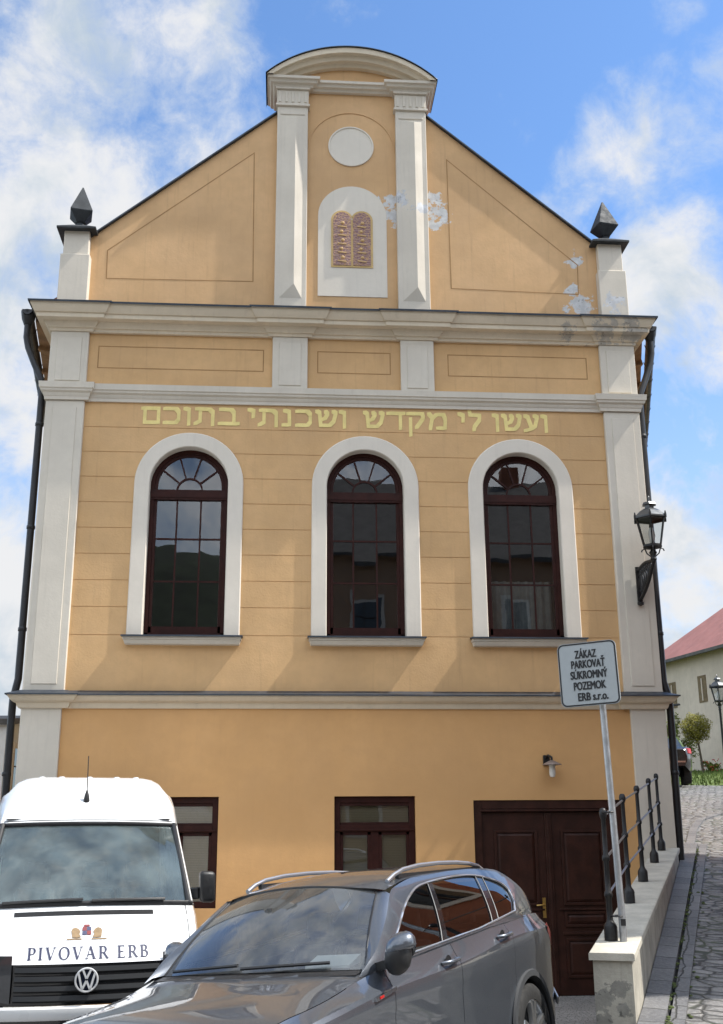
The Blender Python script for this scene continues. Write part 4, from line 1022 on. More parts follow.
def wheel(root, x, y, r, m_rim, spokes=5, wdt=.22):
    s = 1 if y > 0 else -1; yo = y; yi = y-s*wdt
    mb = VB(); R = r
    prof = [(R*.66, yi), (R*.93, yi), (R*.99, yi+s*.03), (R, yi+s*.06), (R, yo-s*.05), (R*.985, yo-s*.02), (R*.93, yo), (R*.80, yo+s*.006), (R*.68, yo-s*.002), (R*.655, yo-s*.03)]
    mb.lathe(prof, (x, 0, r), 40, 'y', cap=False); w = mb.build('wheel', M_rubber, root, smooth=40)
    mb = VB(); mb.lathe([(R*.655, yi+s*.02), (R*.655, yo-s*.03), (R*.675, yo-s*.004), (R*.645, yo-s*.010), (R*.61, yo-s*.05), (R*.60, yi+s*.02)], (x, 0, r), 40, 'y', cap=False)
    for k in range(spokes):
        for d in (-.13, .13):
            a = 2*PI*k/spokes+.3; 
            p0 = (x+R*.12*math.cos(a+d*2), yo-s*.018, r+R*.12*math.sin(a+d*2)); p1 = (x+R*.64*math.cos(a+d*1.25), yo-s*.012, r+R*.64*math.sin(a+d*1.25))
            mb.bar(p0, p1, .036, .035, up=(0, 1, 0))
    mb.lathe([(R*.19, yo-s*.06), (R*.19, yo-s*.012), (R*.10, yo-s*.002), (.0, yo)], (x, 0, r), 20, 'y', cap=False)
    mb.build('rim', m_rim, w, smooth=35)
    mb = VB(); mb.lathe([(R*.58, yo-s*.10), (.0, yo-s*.10)], (x, 0, r), 24, 'y', cap=False); mb.build('brake_disc', M_grey, w)
    return w

# ---------------------------------------------------------------- grey SUV
suv = vehicle_root('parked_suv', 'dark grey metallic SUV with silver roof rails parked before the white van', (-0.787, -9.238, 0.114), 0.5716, 0.0129, 0.0732)
HW = [(0, .52), (.05, .66), (.15, .78), (.35, .865), (.6, .905), (.9, .925), (1.3, .925), (2.0, .93), (3.0, .93), (3.7, .93), (4.1, .915), (4.35, .885), (4.52, .84), (4.63, .77), (4.70, .66)]
CR = [(0, .60), (.05, .66), (.2, .78), (.45, .86), (.68, .90), (1.5, .972), (2.4, 1.008), (2.8, 1.035), (3.2, 1.075), (3.8, 1.10), (4.35, 1.10), (4.55, 1.06), (4.70, .98)]      # upper crease height
LC = [(0, .50), (.2, .66), (.5, .77), (.9, .83), (1.42, .849), (2.8, .895), (3.5, .93), (4.2, .94), (4.70, .86)]                                                    # lower line
SHZ = [(0, .66), (.05, .72), (.2, .84), (.45, .925), (.68, .950), (.98, .985), (1.3, 1.045), (1.5, 1.075), (2.4, 1.122), (3.0, 1.155), (3.45, 1.185), (4.0, 1.205), (4.35, 1.195), (4.55, 1.15), (4.70, 1.03)]   # shoulder
SHI = [(0, .12), (.2, .11), (.6, .115), (1.0, .13), (1.3, .11), (1.5, .075), (3.0, .075), (4.0, .08), (4.7, .10)]                                                      # how far the shoulder sits inboard of the crease
HZ = [(0, .70), (.05, .78), (.15, .87), (.35, .955), (.6, 1.005), (.9, 1.045), (1.2, 1.09), (1.35, 1.10), (4.0, 1.22), (4.4, 1.21), (4.7, 1.05)]                       # height on the centre line
def arch_z(x, zmin):
    for c in (.90, 3.75):
        d = abs(x-c)
        if d < .415: zmin = max(zmin, .36+math.sqrt(.415**2-d*d))
    return zmin
def suv_profile(x):
    hw, cr, lc, sh, hz = (smooth_interp(T, x) for T in (HW, CR, LC, SHZ, HZ)); si = smooth_interp(SHI, x)
    zb = smooth_interp([(0, .22), (.3, .20), (.6, .22), (4.2, .24), (4.5, .30), (4.7, .42)], x)
    raw = [(hw-.10, zb), (hw-.035, zb+.10), (hw-.022, lerp(zb, lc, .55)), (hw-.012, lc-.05), (hw-.004, lc), (hw, lerp(lc, cr, .5)), (hw-.004, cr-.012), (hw-.022, cr+.012), (hw-si*.72, lerp(cr, sh, .62)), (hw-si, sh)]
    za = arch_z(x, -1)
    out = []
    for i, (y, z) in enumerate(raw):
        if z < za:
            yy = y
            for (a, b) in zip(raw, raw[1:]):
                if a[1] <= za <= b[1]: yy = lerp(a[0], b[0], (za-a[1])/(b[1]-a[1]+1e-6))
            y, z = yy, za + i*.0012
        out.append((y, z))
    ysh = hw-si
    for v in (.86, .70, .5, .25, 0):
        t = 1-v*v; out.append((ysh*v, lerp(sh, hz, t)+.012*(1-abs(2*v-1.4)) * (1 if x < 1.4 else 0)*.5))
    return out
XS = sorted(set([round(.02*i, 3) for i in range(0, 10)] + [round(.2+.05*i, 3) for i in range(0, 91)] + [4.68, 4.66] + [.485, .4851, 1.3149, 1.315, 3.335, 3.3351, 4.1649, 4.165] + [.51, .54, .58, 1.22, 1.27, 1.295, 3.36, 3.38, 3.42, 4.08, 4.12, 4.145] + [1.46, 1.464, 2.46, 2.464, 3.46, 3.464]))
XS = [x for x in XS if x <= 4.70]
def suv_skin(cond_x, lo, hi, off=0.0):
    mb = VB()
    for side in (1, -1):
        rows = [[(x, side*(y+off), z) for y, z in suv_profile(x)[lo:hi]] for x in XS if cond_x(x)]
        if len(rows) > 1: mb.grid(rows)
    return mb
# fenders, rear quarters and everything of the lower body that is not a door or the bonnet
b = VB()
for side in (1, -1):
    for a, c in ((0, 1.46), (3.464, 4.70)):
        b.grid([[(x, side*y, z) for y, z in suv_profile(x)[:10]] for x in XS if a <= x <= c])
    b.grid([[(x, side*y, z) for y, z in suv_profile(x)[9:]] for x in XS if 4.02 <= x <= 4.70])
    b.grid([[(x, side*y, z) for y, z in suv_profile(x)[:2]] for x in XS if 1.46 <= x <= 3.464])
    b.grid([[(x, side*(y-.0), z) for y, z in suv_profile(x)[9:11]] for x in XS if 1.1 <= x <= 1.5])
fr0 = suv_profile(0.0); b.add([(0, y, z) for y, z in fr0] + [(0, -y, z) for y, z in reversed(fr0)], [tuple(range(2*len(fr0)))])
r0 = suv_profile(4.70); b.add([(4.7, y, z) for y, z in r0] + [(4.7, -y, z) for y, z in reversed(r0)], [tuple(range(2*len(r0)))])
body = b.build('body', M_car, suv, smooth=28)
hood = VB(); rows = []
for x in [x for x in XS if x <= 1.34]:
    p = suv_profile(x)[9:]; L_ = [(x, y-(.006 if i == 0 else 0), z+.002) for i, (y, z) in enumerate(p)]
    rows.append(L_ + mirror_pts(L_[:-1][::-1]))
hood.grid(rows); hood.build('bonnet', M_car, suv, smooth=30)
# power-dome creases of the bonnet
for a, c in ((1.466, 2.458), (2.466, 3.458)):
    for side in (1, -1):
        d = VB(); rows = [[(x, side*y, z) for y, z in suv_profile(x)[1:10]] for x in XS if a-.005 <= x <= c+.007]
        rows[0] = [(a, y, z) for _, y, z in rows[0]]; rows[-1] = [(c, y, z) for _, y, z in rows[-1]]
        d.grid(rows)
        # edges folded inwards so that the shut lines have depth
        d.grid([rows[0], [(a, y-side*.03, z) for _, y, z in rows[0]]]); d.grid([rows[-1], [(c, y-side*.03, z) for _, y, z in rows[-1]]])
        door = d.build('door', M_car, suv, smooth=28)
        if True:
            hx = c-.155; hw_ = smooth_interp(HW, hx); hz_ = smooth_interp(CR, hx)+.012
            h = VB(); h.lathe([(.0, .001*side), (.045, .001*side), (.055, .0035*side)], (hx, side*(hw_-.028), hz_-.003), 16, 'y', cap=False)
            h.build('handle_cup', M_black, door)
            h = VB(); h.tube([(hx-.11, side*(hw_-.022), hz_+.008), (hx-.085, side*(hw_+.018), hz_+.012), (hx, side*(hw_+.026), hz_+.014), (hx+.085, side*(hw_+.018), hz_+.016), (hx+.11, side*(hw_-.022), hz_+.014)], .014, 8)
            h.build('handle', M_chrome if False else M_car, door, smooth=50)
# dark lower cladding along sills and wheel arches
cl = VB()
for side in (1, -1):
    for c in (.90, 3.75):
        pts = []
        for k in range(25):
            a = PI*k/24; x = c-.425*math.cos(a); z = .36+.425*math.sin(a)
            hw_ = smooth_interp(HW, max(0, min(4.7, x))); pts.append((x, side*(hw_-.006), z))
        rows = []
        for (x, y, z) in pts:
            dx, dz = (x-c)/.425, (z-.36)/.425
            rows.append([(x-dx*.03, y-side*.05, z-dz*.03), (x-dx*.012, y+side*.008, z-dz*.012), (x+dx*.03, y+side*.006, z+dz*.03), (x+dx*.04, y-side*.012, z+dz*.04)])
        cl.grid(rows)
    cl.grid([[(x, side*(smooth_interp(HW, x)-.03), .30), (x, side*(smooth_interp(HW, x)-.008), .33), (x, side*(smooth_interp(HW, x)-.008), .42), (x, side*(smooth_interp(HW, x)-.02), .44)] for x in [1.33+.1*k for k in range(21)]])
split_build(cl, 'lower_trim', M_grey, suv, smooth=40)
wh = VB()
for side in (1, -1):
    for c in (.90, 3.75):
        wh.grid([[(c-.405*math.cos(PI*k/16), side*y, .36+.405*math.sin(PI*k/16)) for k in range(17)] for y in (.90, .58)])
        wh.poly([(c-.42*math.cos(PI*k/16), side*.60, .30+.5*math.sin(PI*k/16)) for k in range(17)])
wh.box(.1, 4.6, -.8, .8, .22, .26); wh.build('underbody', M_black, suv)
for x in (.90, 3.75):
    for y in (.912, -.912): wheel(suv, x, y, .362, M_alloy)
# cabin: floor at belt height, dashboard, seats
cb = VB(); cb.grid([[(x, y, smooth_interp(SHZ, x)-.02) for y in (-.83, 0, .83)] for x in (1.2, 1.6, 1.75)]); cb.grid([[(x, y, .55) for y in (-.83, .83)] for x in (1.75, 4.3)]); cb.quad((1.75, -.83, .55), (1.75, .83, .55), (1.75, .83, 1.06), (1.75, -.83, 1.06))
cb.quad((4.3, -.8, .55), (4.3, .8, .55), (4.3, .8, 1.15), (4.3, -.8, 1.15))
for sd in (1, -1): cb.quad((1.3, sd*.80, .5), (4.4, sd*.80, .5), (4.4, sd*.80, 1.1), (1.3, sd*.80, 1.04))
cb.build('cabin', M_cabin, suv)
st = VB()
for x, ys in ((2.55, (-.37, .37)), (3.45, (-.42, 0, .42))):
    for y in ys:
        st.hexa([(x, y-.22, .6), (x+.12, y-.22, .6), (x+.12, y+.22, .6), (x, y+.22, .6), (x+.18, y-.19, 1.14), (x+.27, y-.19, 1.14), (x+.27, y+.19, 1.14), (x+.18, y+.19, 1.14)])
        st.hexa([(x+.19, y-.12, 1.18), (x+.27, y-.12, 1.18), (x+.27, y+.12, 1.18), (x+.19, y+.12, 1.18), (x+.23, y-.10, 1.36), (x+.29, y-.10, 1.36), (x+.29, y+.10, 1.36), (x+.23, y+.10, 1.36)])
split_build(st, ('seat', 'headrest'), M_seat, suv, bevel=.03, seg=2)
sw = VB(); sw.tube([(2.02+.18*math.sin(a)*.35, .37+.18*math.cos(a), 1.08+.18*math.sin(a)) for a in [2*PI*k/20 for k in range(21)]], .016, 6); sw.build('steering_wheel', M_black, suv, smooth=50)
# greenhouse
def ws_pt(u, v):
    """u across (-1..1), v from base to header"""
    yb, yt = .765, .585; xb = 1.20+.20*u*u; xt = 1.885+.085*u*u; zb = 1.098-.02*u*u; zt = 1.567-.055*u*u
    return (lerp(xb, xt, v)-.03*math.sin(PI*v)*(1-.3*u*u), lerp(yb, yt, v)*u, lerp(zb, zt, v)+.018*math.sin(PI*v))
def side_y(x, z):
    zb, zr = smooth_interp(SHZ, max(0, min(4.7, x))), 1.585
    t = max(0, min(1, (z-zb)/(zr-zb))); y = lerp(smooth_interp(HW, min(4.7, x))-smooth_interp(SHI, x), .605, t**1.25)
    return y-(.05*max(0, (x-3.7))**2 if x > 3.7 else 0)-.03*max(0, 1.9-x)*t
OUT = [(1.24, 1.05), (1.76, 1.345), (1.99, 1.487), (2.15, 1.532), (2.49, 1.576), (3.0, 1.590), (3.55, 1.591), (3.93, 1.573), (4.12, 1.525), (4.43, 1.350), (4.56, 1.15), (3.3, 1.170)]
INN = [(1.52, 1.105), (1.91, 1.316), (2.04, 1.383), (2.22, 1.455), (2.48, 1.517), (3.0, 1.547), (3.46, 1.543), (3.80, 1.486), (3.93, 1.415), (3.88, 1.315), (3.78, 1.250), (3.0, 1.180)]
def loop(keys, m=8):
    out = []; n = len(keys)
    for i in range(n):
        p0, p1, p2, p3 = (Vector(keys[(i+j) % n]) for j in (-1, 0, 1, 2))
        sharp0 = i in (0, 9); 
        for k in range(m):
            t = k/m
            q = 0.5*((2*p1)+(-p0+p2)*t+(2*p0-5*p1+4*p2-p3)*t*t+(-p0+3*p1-3*p2+p3)*t**3) if 0 < i < 9 else p1.lerp(p2, t)
            out.append((q.x, q.y))
    return out
OL, IL = loop(OUT), loop(INN)
for side in (1, -1):
    g = VB(); ML = [(lerp(a[0], b_[0], .5), lerp(a[1], b_[1], .5)) for a, b_ in zip(OL, IL)]
    rows = [[(x, side*(side_y(x, z)+d), z) for x, z in l]+[(l[0][0], side*(side_y(*l[0])+d), l[0][1])] for l, d in ((OL, 0), (ML, .010), (IL, .006), (IL, -.02))]
    g.grid(rows); fr = g.build('window_frame', M_car, suv, smooth=35)
    tr = VB(); pts = [(x, side*(side_y(x, z)+.008), z) for x, z in IL]; tr.tube(pts+pts[:1], .0085, 6, cap=False); tr.build('chrome_trim', M_satin, fr, smooth=60)
    gl_ = VB(); gl_.poly([(x, side*(side_y(x, z)-.006), z) for x, z in IL])
    # curved glass: grid between lower and upper edge instead of one flat sheet
    gl_ = VB()
    xs_ = [1.53+(3.93-1.53)*k/50 for k in range(51)]
    upper = [(x, z) for x, z in INN[:9]]; lower = [(1.52, 1.105), (3.0, 1.180), (3.78, 1.250), (3.88, 1.315), (3.93, 1.415)]
    rows = []
    for x in xs_:
        zu, zl = smooth_interp(upper, x), interp(lower, x)
        if zu < zl: zu = zl
        rows.append([(x, side*(side_y(x, lerp(zl, zu, k/6))-.004), lerp(zl, zu, k/6)) for k in range(7)])
    gl_.grid(rows); gl_.build('side_window', M_carglass, suv, smooth=60)
    # pillars between the windows
    pl_ = VB()
    for (xt, zt, xb, zb, w) in ((2.665, 1.532, 2.405, 1.150, .075), (3.565, 1.530, 3.335, 1.208, .10)):
        pl_.grid([[(lerp(xb, xt, t)+s_*w, side*(side_y(lerp(xb, xt, t)+s_*w, lerp(zb, zt, t))+.002), lerp(zb, zt, t)) for s_ in (-.5, .5)] for t in [k/6 for k in range(7)]])
    split_build(pl_, 'window_pillar', M_gloss_black, fr)
    pc = VB()
    for (xb, zb, xt, zt) in ((2.352, 1.148, 2.625, 1.530), (3.27, 1.200, 3.505, 1.540), (3.40, 1.214, 3.615, 1.522)):
        pc.tube([(lerp(xb, xt, t), side*(side_y(lerp(xb, xt, t), lerp(zb, zt, t))+.004), lerp(zb, zt, t)) for t in [k/6 for k in range(7)]], .0042, 5)
    split_build(pc, 'pillar_trim', mat('dull_trim', (.09, .092, .095), .5, .3), fr, smooth=60)
    ap = VB(); rows = []
    for k in range(17):
        v = k/16; q = 16*v; a_ = OL[int(q)]; o_p = Vector((a_[0], side*(side_y(*a_)+.001), a_[1])); w_p = Vector(ws_pt(side, min(1, v*.985+.01))); mid = o_p.lerp(w_p, .5)+Vector((-.012, side*.010, .010))
        rows.append([tuple(o_p), tuple(mid), tuple(w_p)])
    ap.grid(rows); ap.build('screen_pillar', M_car, fr, smooth=60)
    rl = VB(); pts = [(2.14, side*.575, 1.562), (2.24, side*.578, 1.600), (2.38, side*.578, 1.630), (2.65, side*.575, 1.650), (3.0, side*.572, 1.655), (3.35, side*.565, 1.648), (3.62, side*.558, 1.632), (3.80, side*.552, 1.606), (3.90, side*.548, 1.572)]
    rl.tube(pts, .016, 8)
    rl.build('roof_rail', M_satin, suv, smooth=50)
    rb_ = VB(); rb_.bar((2.30, side*.572, 1.59), (3.8, side*.556, 1.59), .03, .03); rb_.build('rail_base', M_black, suv)
    # door mirror
    mm = VB(); c = Vector((1.44 if side > 0 else 1.80, side*1.0 if side > 0 else -.95, 1.185 if side > 0 else 1.17)); rows = []
    for i in range(9):
        a = -PI/2+PI*i/8; rows.append([(c.x+.085*math.cos(a)*math.cos(t)*(1.2 if math.cos(t) < 0 else .7), c.y+side*.10*math.sin(a), c.z+.095*abs(math.cos(a))**.8*math.sin(t)*(1 if math.sin(t) > 0 else .30)-side*.0+.025*math.sin(a)) for t in [2*PI*k/18 for k in range(18)]])
    mm.grid(rows, closed=True); mi = mm.build('door_mirror', M_car, suv, smooth=60)
    dx_ = c.x-1.44; mm = VB(); rows = []
    for i in range(9):
        a = -PI/2+PI*i/8; rows.append([(c.x-.012+.085*math.cos(a)*math.cos(t)*1.05, c.y-side*.018+side*.085*math.sin(a), c.z-.035+.115*abs(math.cos(a))**.8*math.sin(t)*(1 if math.sin(t) < 0 else .75)+.02*math.sin(a)) for t in [2*PI*k/16 for k in range(16)]])
    mm.grid(rows, closed=True); mm.bar((c.x+.01, side*.83, 1.085), (c.x, side*.95, 1.11), .09, .05)
    mm.hexa([(1.46, side*.80, 1.06), (1.66, side*.80, 1.10), (1.66, side*.825, 1.10), (1.46, side*.835, 1.06), (1.46, side*.80, 1.10), (1.70, side*.77, 1.24), (1.70, side*.785, 1.24), (1.46, side*.825, 1.10)])
    mm.build('mirror_foot', M_black, mi, smooth=50)
    mm = VB(); mm.lathe([(.0, 0), (.070, 0)], (c.x+.062, side*1.0, 1.19), 16, 'x', cap=False); mm.build('mirror_glass', M_chrome, mi)
# roof skin
rows = []
for i in range(25):
    x = lerp(1.96, 4.16, i/24); ze = interp([(1.95, 1.512), (2.02, 1.525), (2.28, 1.563), (2.6, 1.585), (3.2, 1.592), (3.76, 1.580), (4.14, 1.530), (4.2, 1.50)], x); ye = side_y(x, ze)
    row = []
    for v in [k/8 for k in range(-8, 9)]:
        xx = x-.075*(1-v*v)*max(0, 1-(i/5)); row.append((xx, ye*v, ze+.062*(1-v*v)**.8*min(1, .75+i*.06)-.002))
    rows.append(row)
rf_ = VB(); rf_.grid(rows); rf_.build('roof', M_car, suv, smooth=40)
sp = VB(); rows = []
for x, z, y in ((4.10, 1.565, .56), (4.30, 1.545, .55), (4.44, 1.515, .535), (4.45, 1.49, .53), (4.30, 1.48, .53)):
    rows.append([(x+.02*(1-v*v), y*v, z+.03*(1-v*v)) for v in [k/6 for k in range(-6, 7)]])
sp.grid(rows); sp.build('spoiler', M_car, suv, smooth=35)
# windscreen, wipers, rear window
g = VB(); g.grid([[ws_pt(u/10, v/10) for u in range(-10, 11)] for v in range(11)]); wsg = g.build('windscreen', M_carws, suv, smooth=60)
g = VB()
edge = [ws_pt(-1, v/10) for v in range(11)] + [ws_pt(u/10, 1) for u in range(-9, 11)] + [ws_pt(1, v/10) for v in range(9, -1, -1)]
g.tube(edge, .008, 6); g.build('windscreen_seal', M_black, wsg, smooth=60)
g = VB()
for u0, u1 in ((-.82, -.05), (.0, .75)):
    pts = [ws_pt(lerp(u0, u1, k/6), .015+.035*(k/6)) for k in range(7)]; g.tube([(x-.02, y, z+.018) for x, y, z in pts], .011, 6)
split_build(g, 'wiper', M_black, suv, smooth=50)
g = VB(); g.grid([[(lerp(1.10, 1.235, k)+.20*(u/8)**2*.9, .76*u/8, 1.078+.02*k-.02*(u/8)**2) for u in range(-8, 9)] for k in (0, 1)]); g.build('cowl', M_black, suv)
g = VB(); q = [(1.50, .30), (1.62, .30), (1.62, .56), (1.50, .56)]
g.hexa([(1.46, .30, 1.085), (1.60, .30, 1.10), (1.60, .62, 1.10), (1.46, .62, 1.085), (1.46, .30, 1.10), (1.62, .30, 1.15), (1.62, .62, 1.15), (1.46, .62, 1.10)]); g.build('paper', M_paper, suv)
g = VB(); g.grid([[(lerp(4.40, 4.63, k)+.03*(1-(u/6)**2), lerp(.55, .66, k)*u/6, lerp(1.48, 1.17, k)) for u in range(-6, 7)] for k in (0, .5, 1)]); g.build('rear_window', M_carglass, suv, smooth=60)
# tail lamps, bumper trim, badge, grille and headlamps
for side in (1, -1):
    g = VB(); rows = []
    for x, zt, zb in ((4.33, 1.10, 1.06), (4.42, 1.115, .99), (4.52, 1.10, .93), (4.60, 1.07, .90), (4.655, 1.02, .89)):
        y = smooth_interp(HW, x)+.006; rows.append([(x, side*(y-.02), zt), (x, side*y, lerp(zt, zb, .4)), (x, side*(y-.004), zb)])
    g.grid(rows); g.build('tail_light', M_red, suv, smooth=50)
    g = VB(); rows = []
    for x, z in ((.22, .74), (.34, .775), (.48, .80), (.60, .815), (.70, .83)):
        y = smooth_interp(HW, x)+.004; rows.append([(x, side*(y-.10), z+.095), (x, side*(y-.02), z+.05), (x, side*y, z-.02), (x, side*(y-.005), z-.06)])
    g.grid(rows); g.build('headlight', M_lens, suv, smooth=50)
    g = VB(); y = side*(smooth_interp(HW, 1.38)+.004); g.bar((1.20, y, .930), (1.46, y, .962), .022, .022, up=(0, 0, 1)); bd = g.build('badge', M_chrome, suv)
    g = VB(); g.bar((1.235, y+side*.011, .9345), (1.285, y+side*.011, .9405), .006, .013); g.build('badge_stripe', M_red, bd)
    g = VB(); g.bar((4.50, side*(smooth_interp(HW, 4.5)+.0), .50), (4.66, side*(smooth_interp(HW, 4.66)+.0), .62), .02, .07); g.build('reflector', M_satin, suv, bevel=.006)
g = VB(); g.grid([[(.01-.02*(1-(u/6)**2), .60*u/6, z) for u in range(-6, 7)] for z in (.40, .52, .64, .70)]); g.build('grille', M_gloss_black, suv)

# ---------------------------------------------------------------- white delivery van
van = vehicle_root('delivery_van', 'white high roofed delivery van with navy brewery lettering and crest on its bonnet', (-1.4655, -6.2137, -0.03), R_(-11.5))
van['label'] = 'white high roofed delivery van with navy lettering and small crest on its bonnet'
ZG = .03
# skin of the front from bumper to roof, on the centre line: (x, z, half width, x sweep at the edge, z drop at the edge)
FS = [(.02, .30, .84, .16, 0), (.0, .50, .88, .16, 0), (.0, .80, .90, .16, 0), (.02, 1.10, .885, .17, .0), (.07, 1.15, .882, .17, .0), (.20, 1.28, .88, .16, .01), (.40, 1.42, .88, .13, .02), (.60, 1.505, .88, .12, .02),
      (1.38, 2.175, .80, .12, .015), (1.60, 2.36, .775, .10, .03), (1.80, 2.50, .74, .07, .06), (2.0, 2.59, .765, .04, .13), (2.25, 2.635, .77, .02, .15), (2.6, 2.65, .77, 0, .16), (5.30, 2.65, .77, 0, .16)]
def van_pt(i, v):
    x, z, w, sx_, dz_ = FS[i]; e = abs(v)**2.4
    return (x+sx_*e, w*v, z+ZG-dz_*abs(v)**(9 if i > 10 else 6 if i > 8 else 2))
VV = [k/10 for k in range(-10, 11)]
g = VB(); g.grid([[van_pt(i, v) for v in VV] for i in range(3, 8)]); bon = g.build('bonnet', M_van, van, smooth=35)
g = VB(); g.grid([[van_pt(i, v) for v in VV] for i in range(8, 15)])
g.grid([[van_pt(i, v) for v in VV] for i in range(0, 2)])
def van_w(z): return interp([(.3, .93), (.9, .975), (1.5, .97), (2.0, .92), (2.45, .83), (2.52, .77)], z)
for side in (1, -1):
    edge = []
    for i in range(0, 13): edge.append(van_pt(i, side))
    rows = []
    for (x, y, z) in edge:
        zz = z-ZG; wf = van_w(min(zz, 2.5)); row = [(x, y, z)]
        for d in (.15, .35, .6, .9): 
            t = 1-(1-d/.9)**2; row.append((x+d*(1 if zz < 2.2 else .6), lerp(y, side*wf, t), z))
        row.append((5.30, side*wf, z)); rows.append(row)
    g.grid(rows)
g.poly([(5.30, -.9, .3), (5.30, .9, .3), (5.30, .96, 1.5), (5.30, .7, 2.6), (5.30, -.7, 2.6), (5.30, -.96, 1.5)])
vb = g.build('body', M_van, van, smooth=35)
def panel_on(i0, i1, t0, t1, v0, v1, m, name, off=.006, nv=16, nt=4, par=van):
    """a panel lying just in front of the van's skin between profile rows i0..i1"""
    rows = []
    for k in range(nt+1):
        t = lerp(t0, t1, k/nt); i = int(min(len(FS)-2, max(0, math.floor(t)))); f = t-i
        rows.append([tuple(Vector(van_pt(i, v)).lerp(Vector(van_pt(i+1, v)), f) + Vector((-off, 0, off*.5))) for v in [lerp(v0, v1, j/nv) for j in range(nv+1)]])
    q = VB(); q.grid(rows); return q.build(name, m, par, smooth=50)
# windscreen, with dashboard and seats behind it
g = VB(); g.grid([[tuple(Vector(van_pt(7, v)).lerp(Vector(van_pt(8, v)), k/6)+Vector((-.018*math.sin(PI*k/6), 0, .012*math.sin(PI*k/6)))) for v in [j/10*.985 for j in range(-10, 11)]] for k in range(7)])
vws = g.build('windscreen', M_vanglass, van, smooth=60)
g = VB()
for k in range(2):
    sd = (-1, 1)[k]; g.tube([tuple(Vector(van_pt(7, sd*.97)).lerp(Vector(van_pt(8, sd*.97)), j/6)+Vector((-.02, 0, .008))) for j in range(7)], .022, 6)
g.tube([tuple(Vector(van_pt(8, v))+Vector((-.012, 0, .0))) for v in VV], .022, 6); g.tube([tuple(Vector(van_pt(7, v))+Vector((-.008, 0, .012))) for v in VV], .024, 6); g.build('windscreen_seal', M_black, vws, smooth=60)
for sd in (1, -1):   # windscreen pillars in body colour
    g = VB(); rows = []
    for j in range(9):
        p = Vector(van_pt(7, sd)).lerp(Vector(van_pt(8, sd)), j/8); rows.append([tuple(p+Vector((-.02, -sd*.02, .01))), tuple(p+Vector((-.005, sd*.012, .0))), tuple(p+Vector((.14, sd*.030, -.02)))])
    g.grid(rows); g.build('windscreen_pillar', M_van, van, smooth=60)
g = VB(); g.grid([[(x, y, z) for y in (-.8, .8)] for x, z in ((.72, 1.50), (1.05, 1.50), (1.20, 1.40), (1.22, .9))]); g.grid([[(x, y, .9) for y in (-.85, .85)] for x in (1.2, 2.9)]); g.quad((2.9, -.85, .9), (2.9, .85, .9), (2.9, .78, 2.3), (2.9, -.78, 2.3))
g.grid([[(x, y, 2.22+ZG) for y in (-.75, .75)] for x in (1.5, 2.9)])
g.build('cabin', M_vancab, van)
g = VB()
for y in (-.45, .1, .50):
    g.hexa([(1.75, y-.22, 1.0), (1.9, y-.22, 1.0), (1.9, y+.22, 1.0), (1.75, y+.22, 1.0), (1.92, y-.19, 1.62), (2.02, y-.19, 1.62), (2.02, y+.19, 1.62), (1.92, y+.19, 1.62)])
    g.hexa([(1.92, y-.13, 1.66), (2.0, y-.13, 1.66), (2.0, y+.13, 1.66), (1.92, y+.13, 1.66), (1.95, y-.11, 1.86), (2.03, y-.11, 1.86), (2.03, y+.11, 1.86), (1.95, y+.11, 1.86)])
split_build(g, ('seat', 'headrest'), M_seat, van, bevel=.04, seg=2)
g = VB()
for u0, u1 in ((-.80, -.06), (.02, .72)):
    g.tube([tuple(Vector(van_pt(7, lerp(u0, u1, k/6)))+Vector((-.035, 0, .035+.012*k/6))) for k in range(7)], .013, 6)
split_build(g, 'wiper', M_black, van, smooth=50)
for sd in (-1, 1): panel_on(3, 7, 3.1, 6.9, .925*sd, .933*sd, M_black, 'bonnet_gap', .0015, 1, 10, bon)
panel_on(8, 9, 8.16, 8.20, -.97, .97, M_grey, 'roof_seam', .0015, 20, 1, vb)
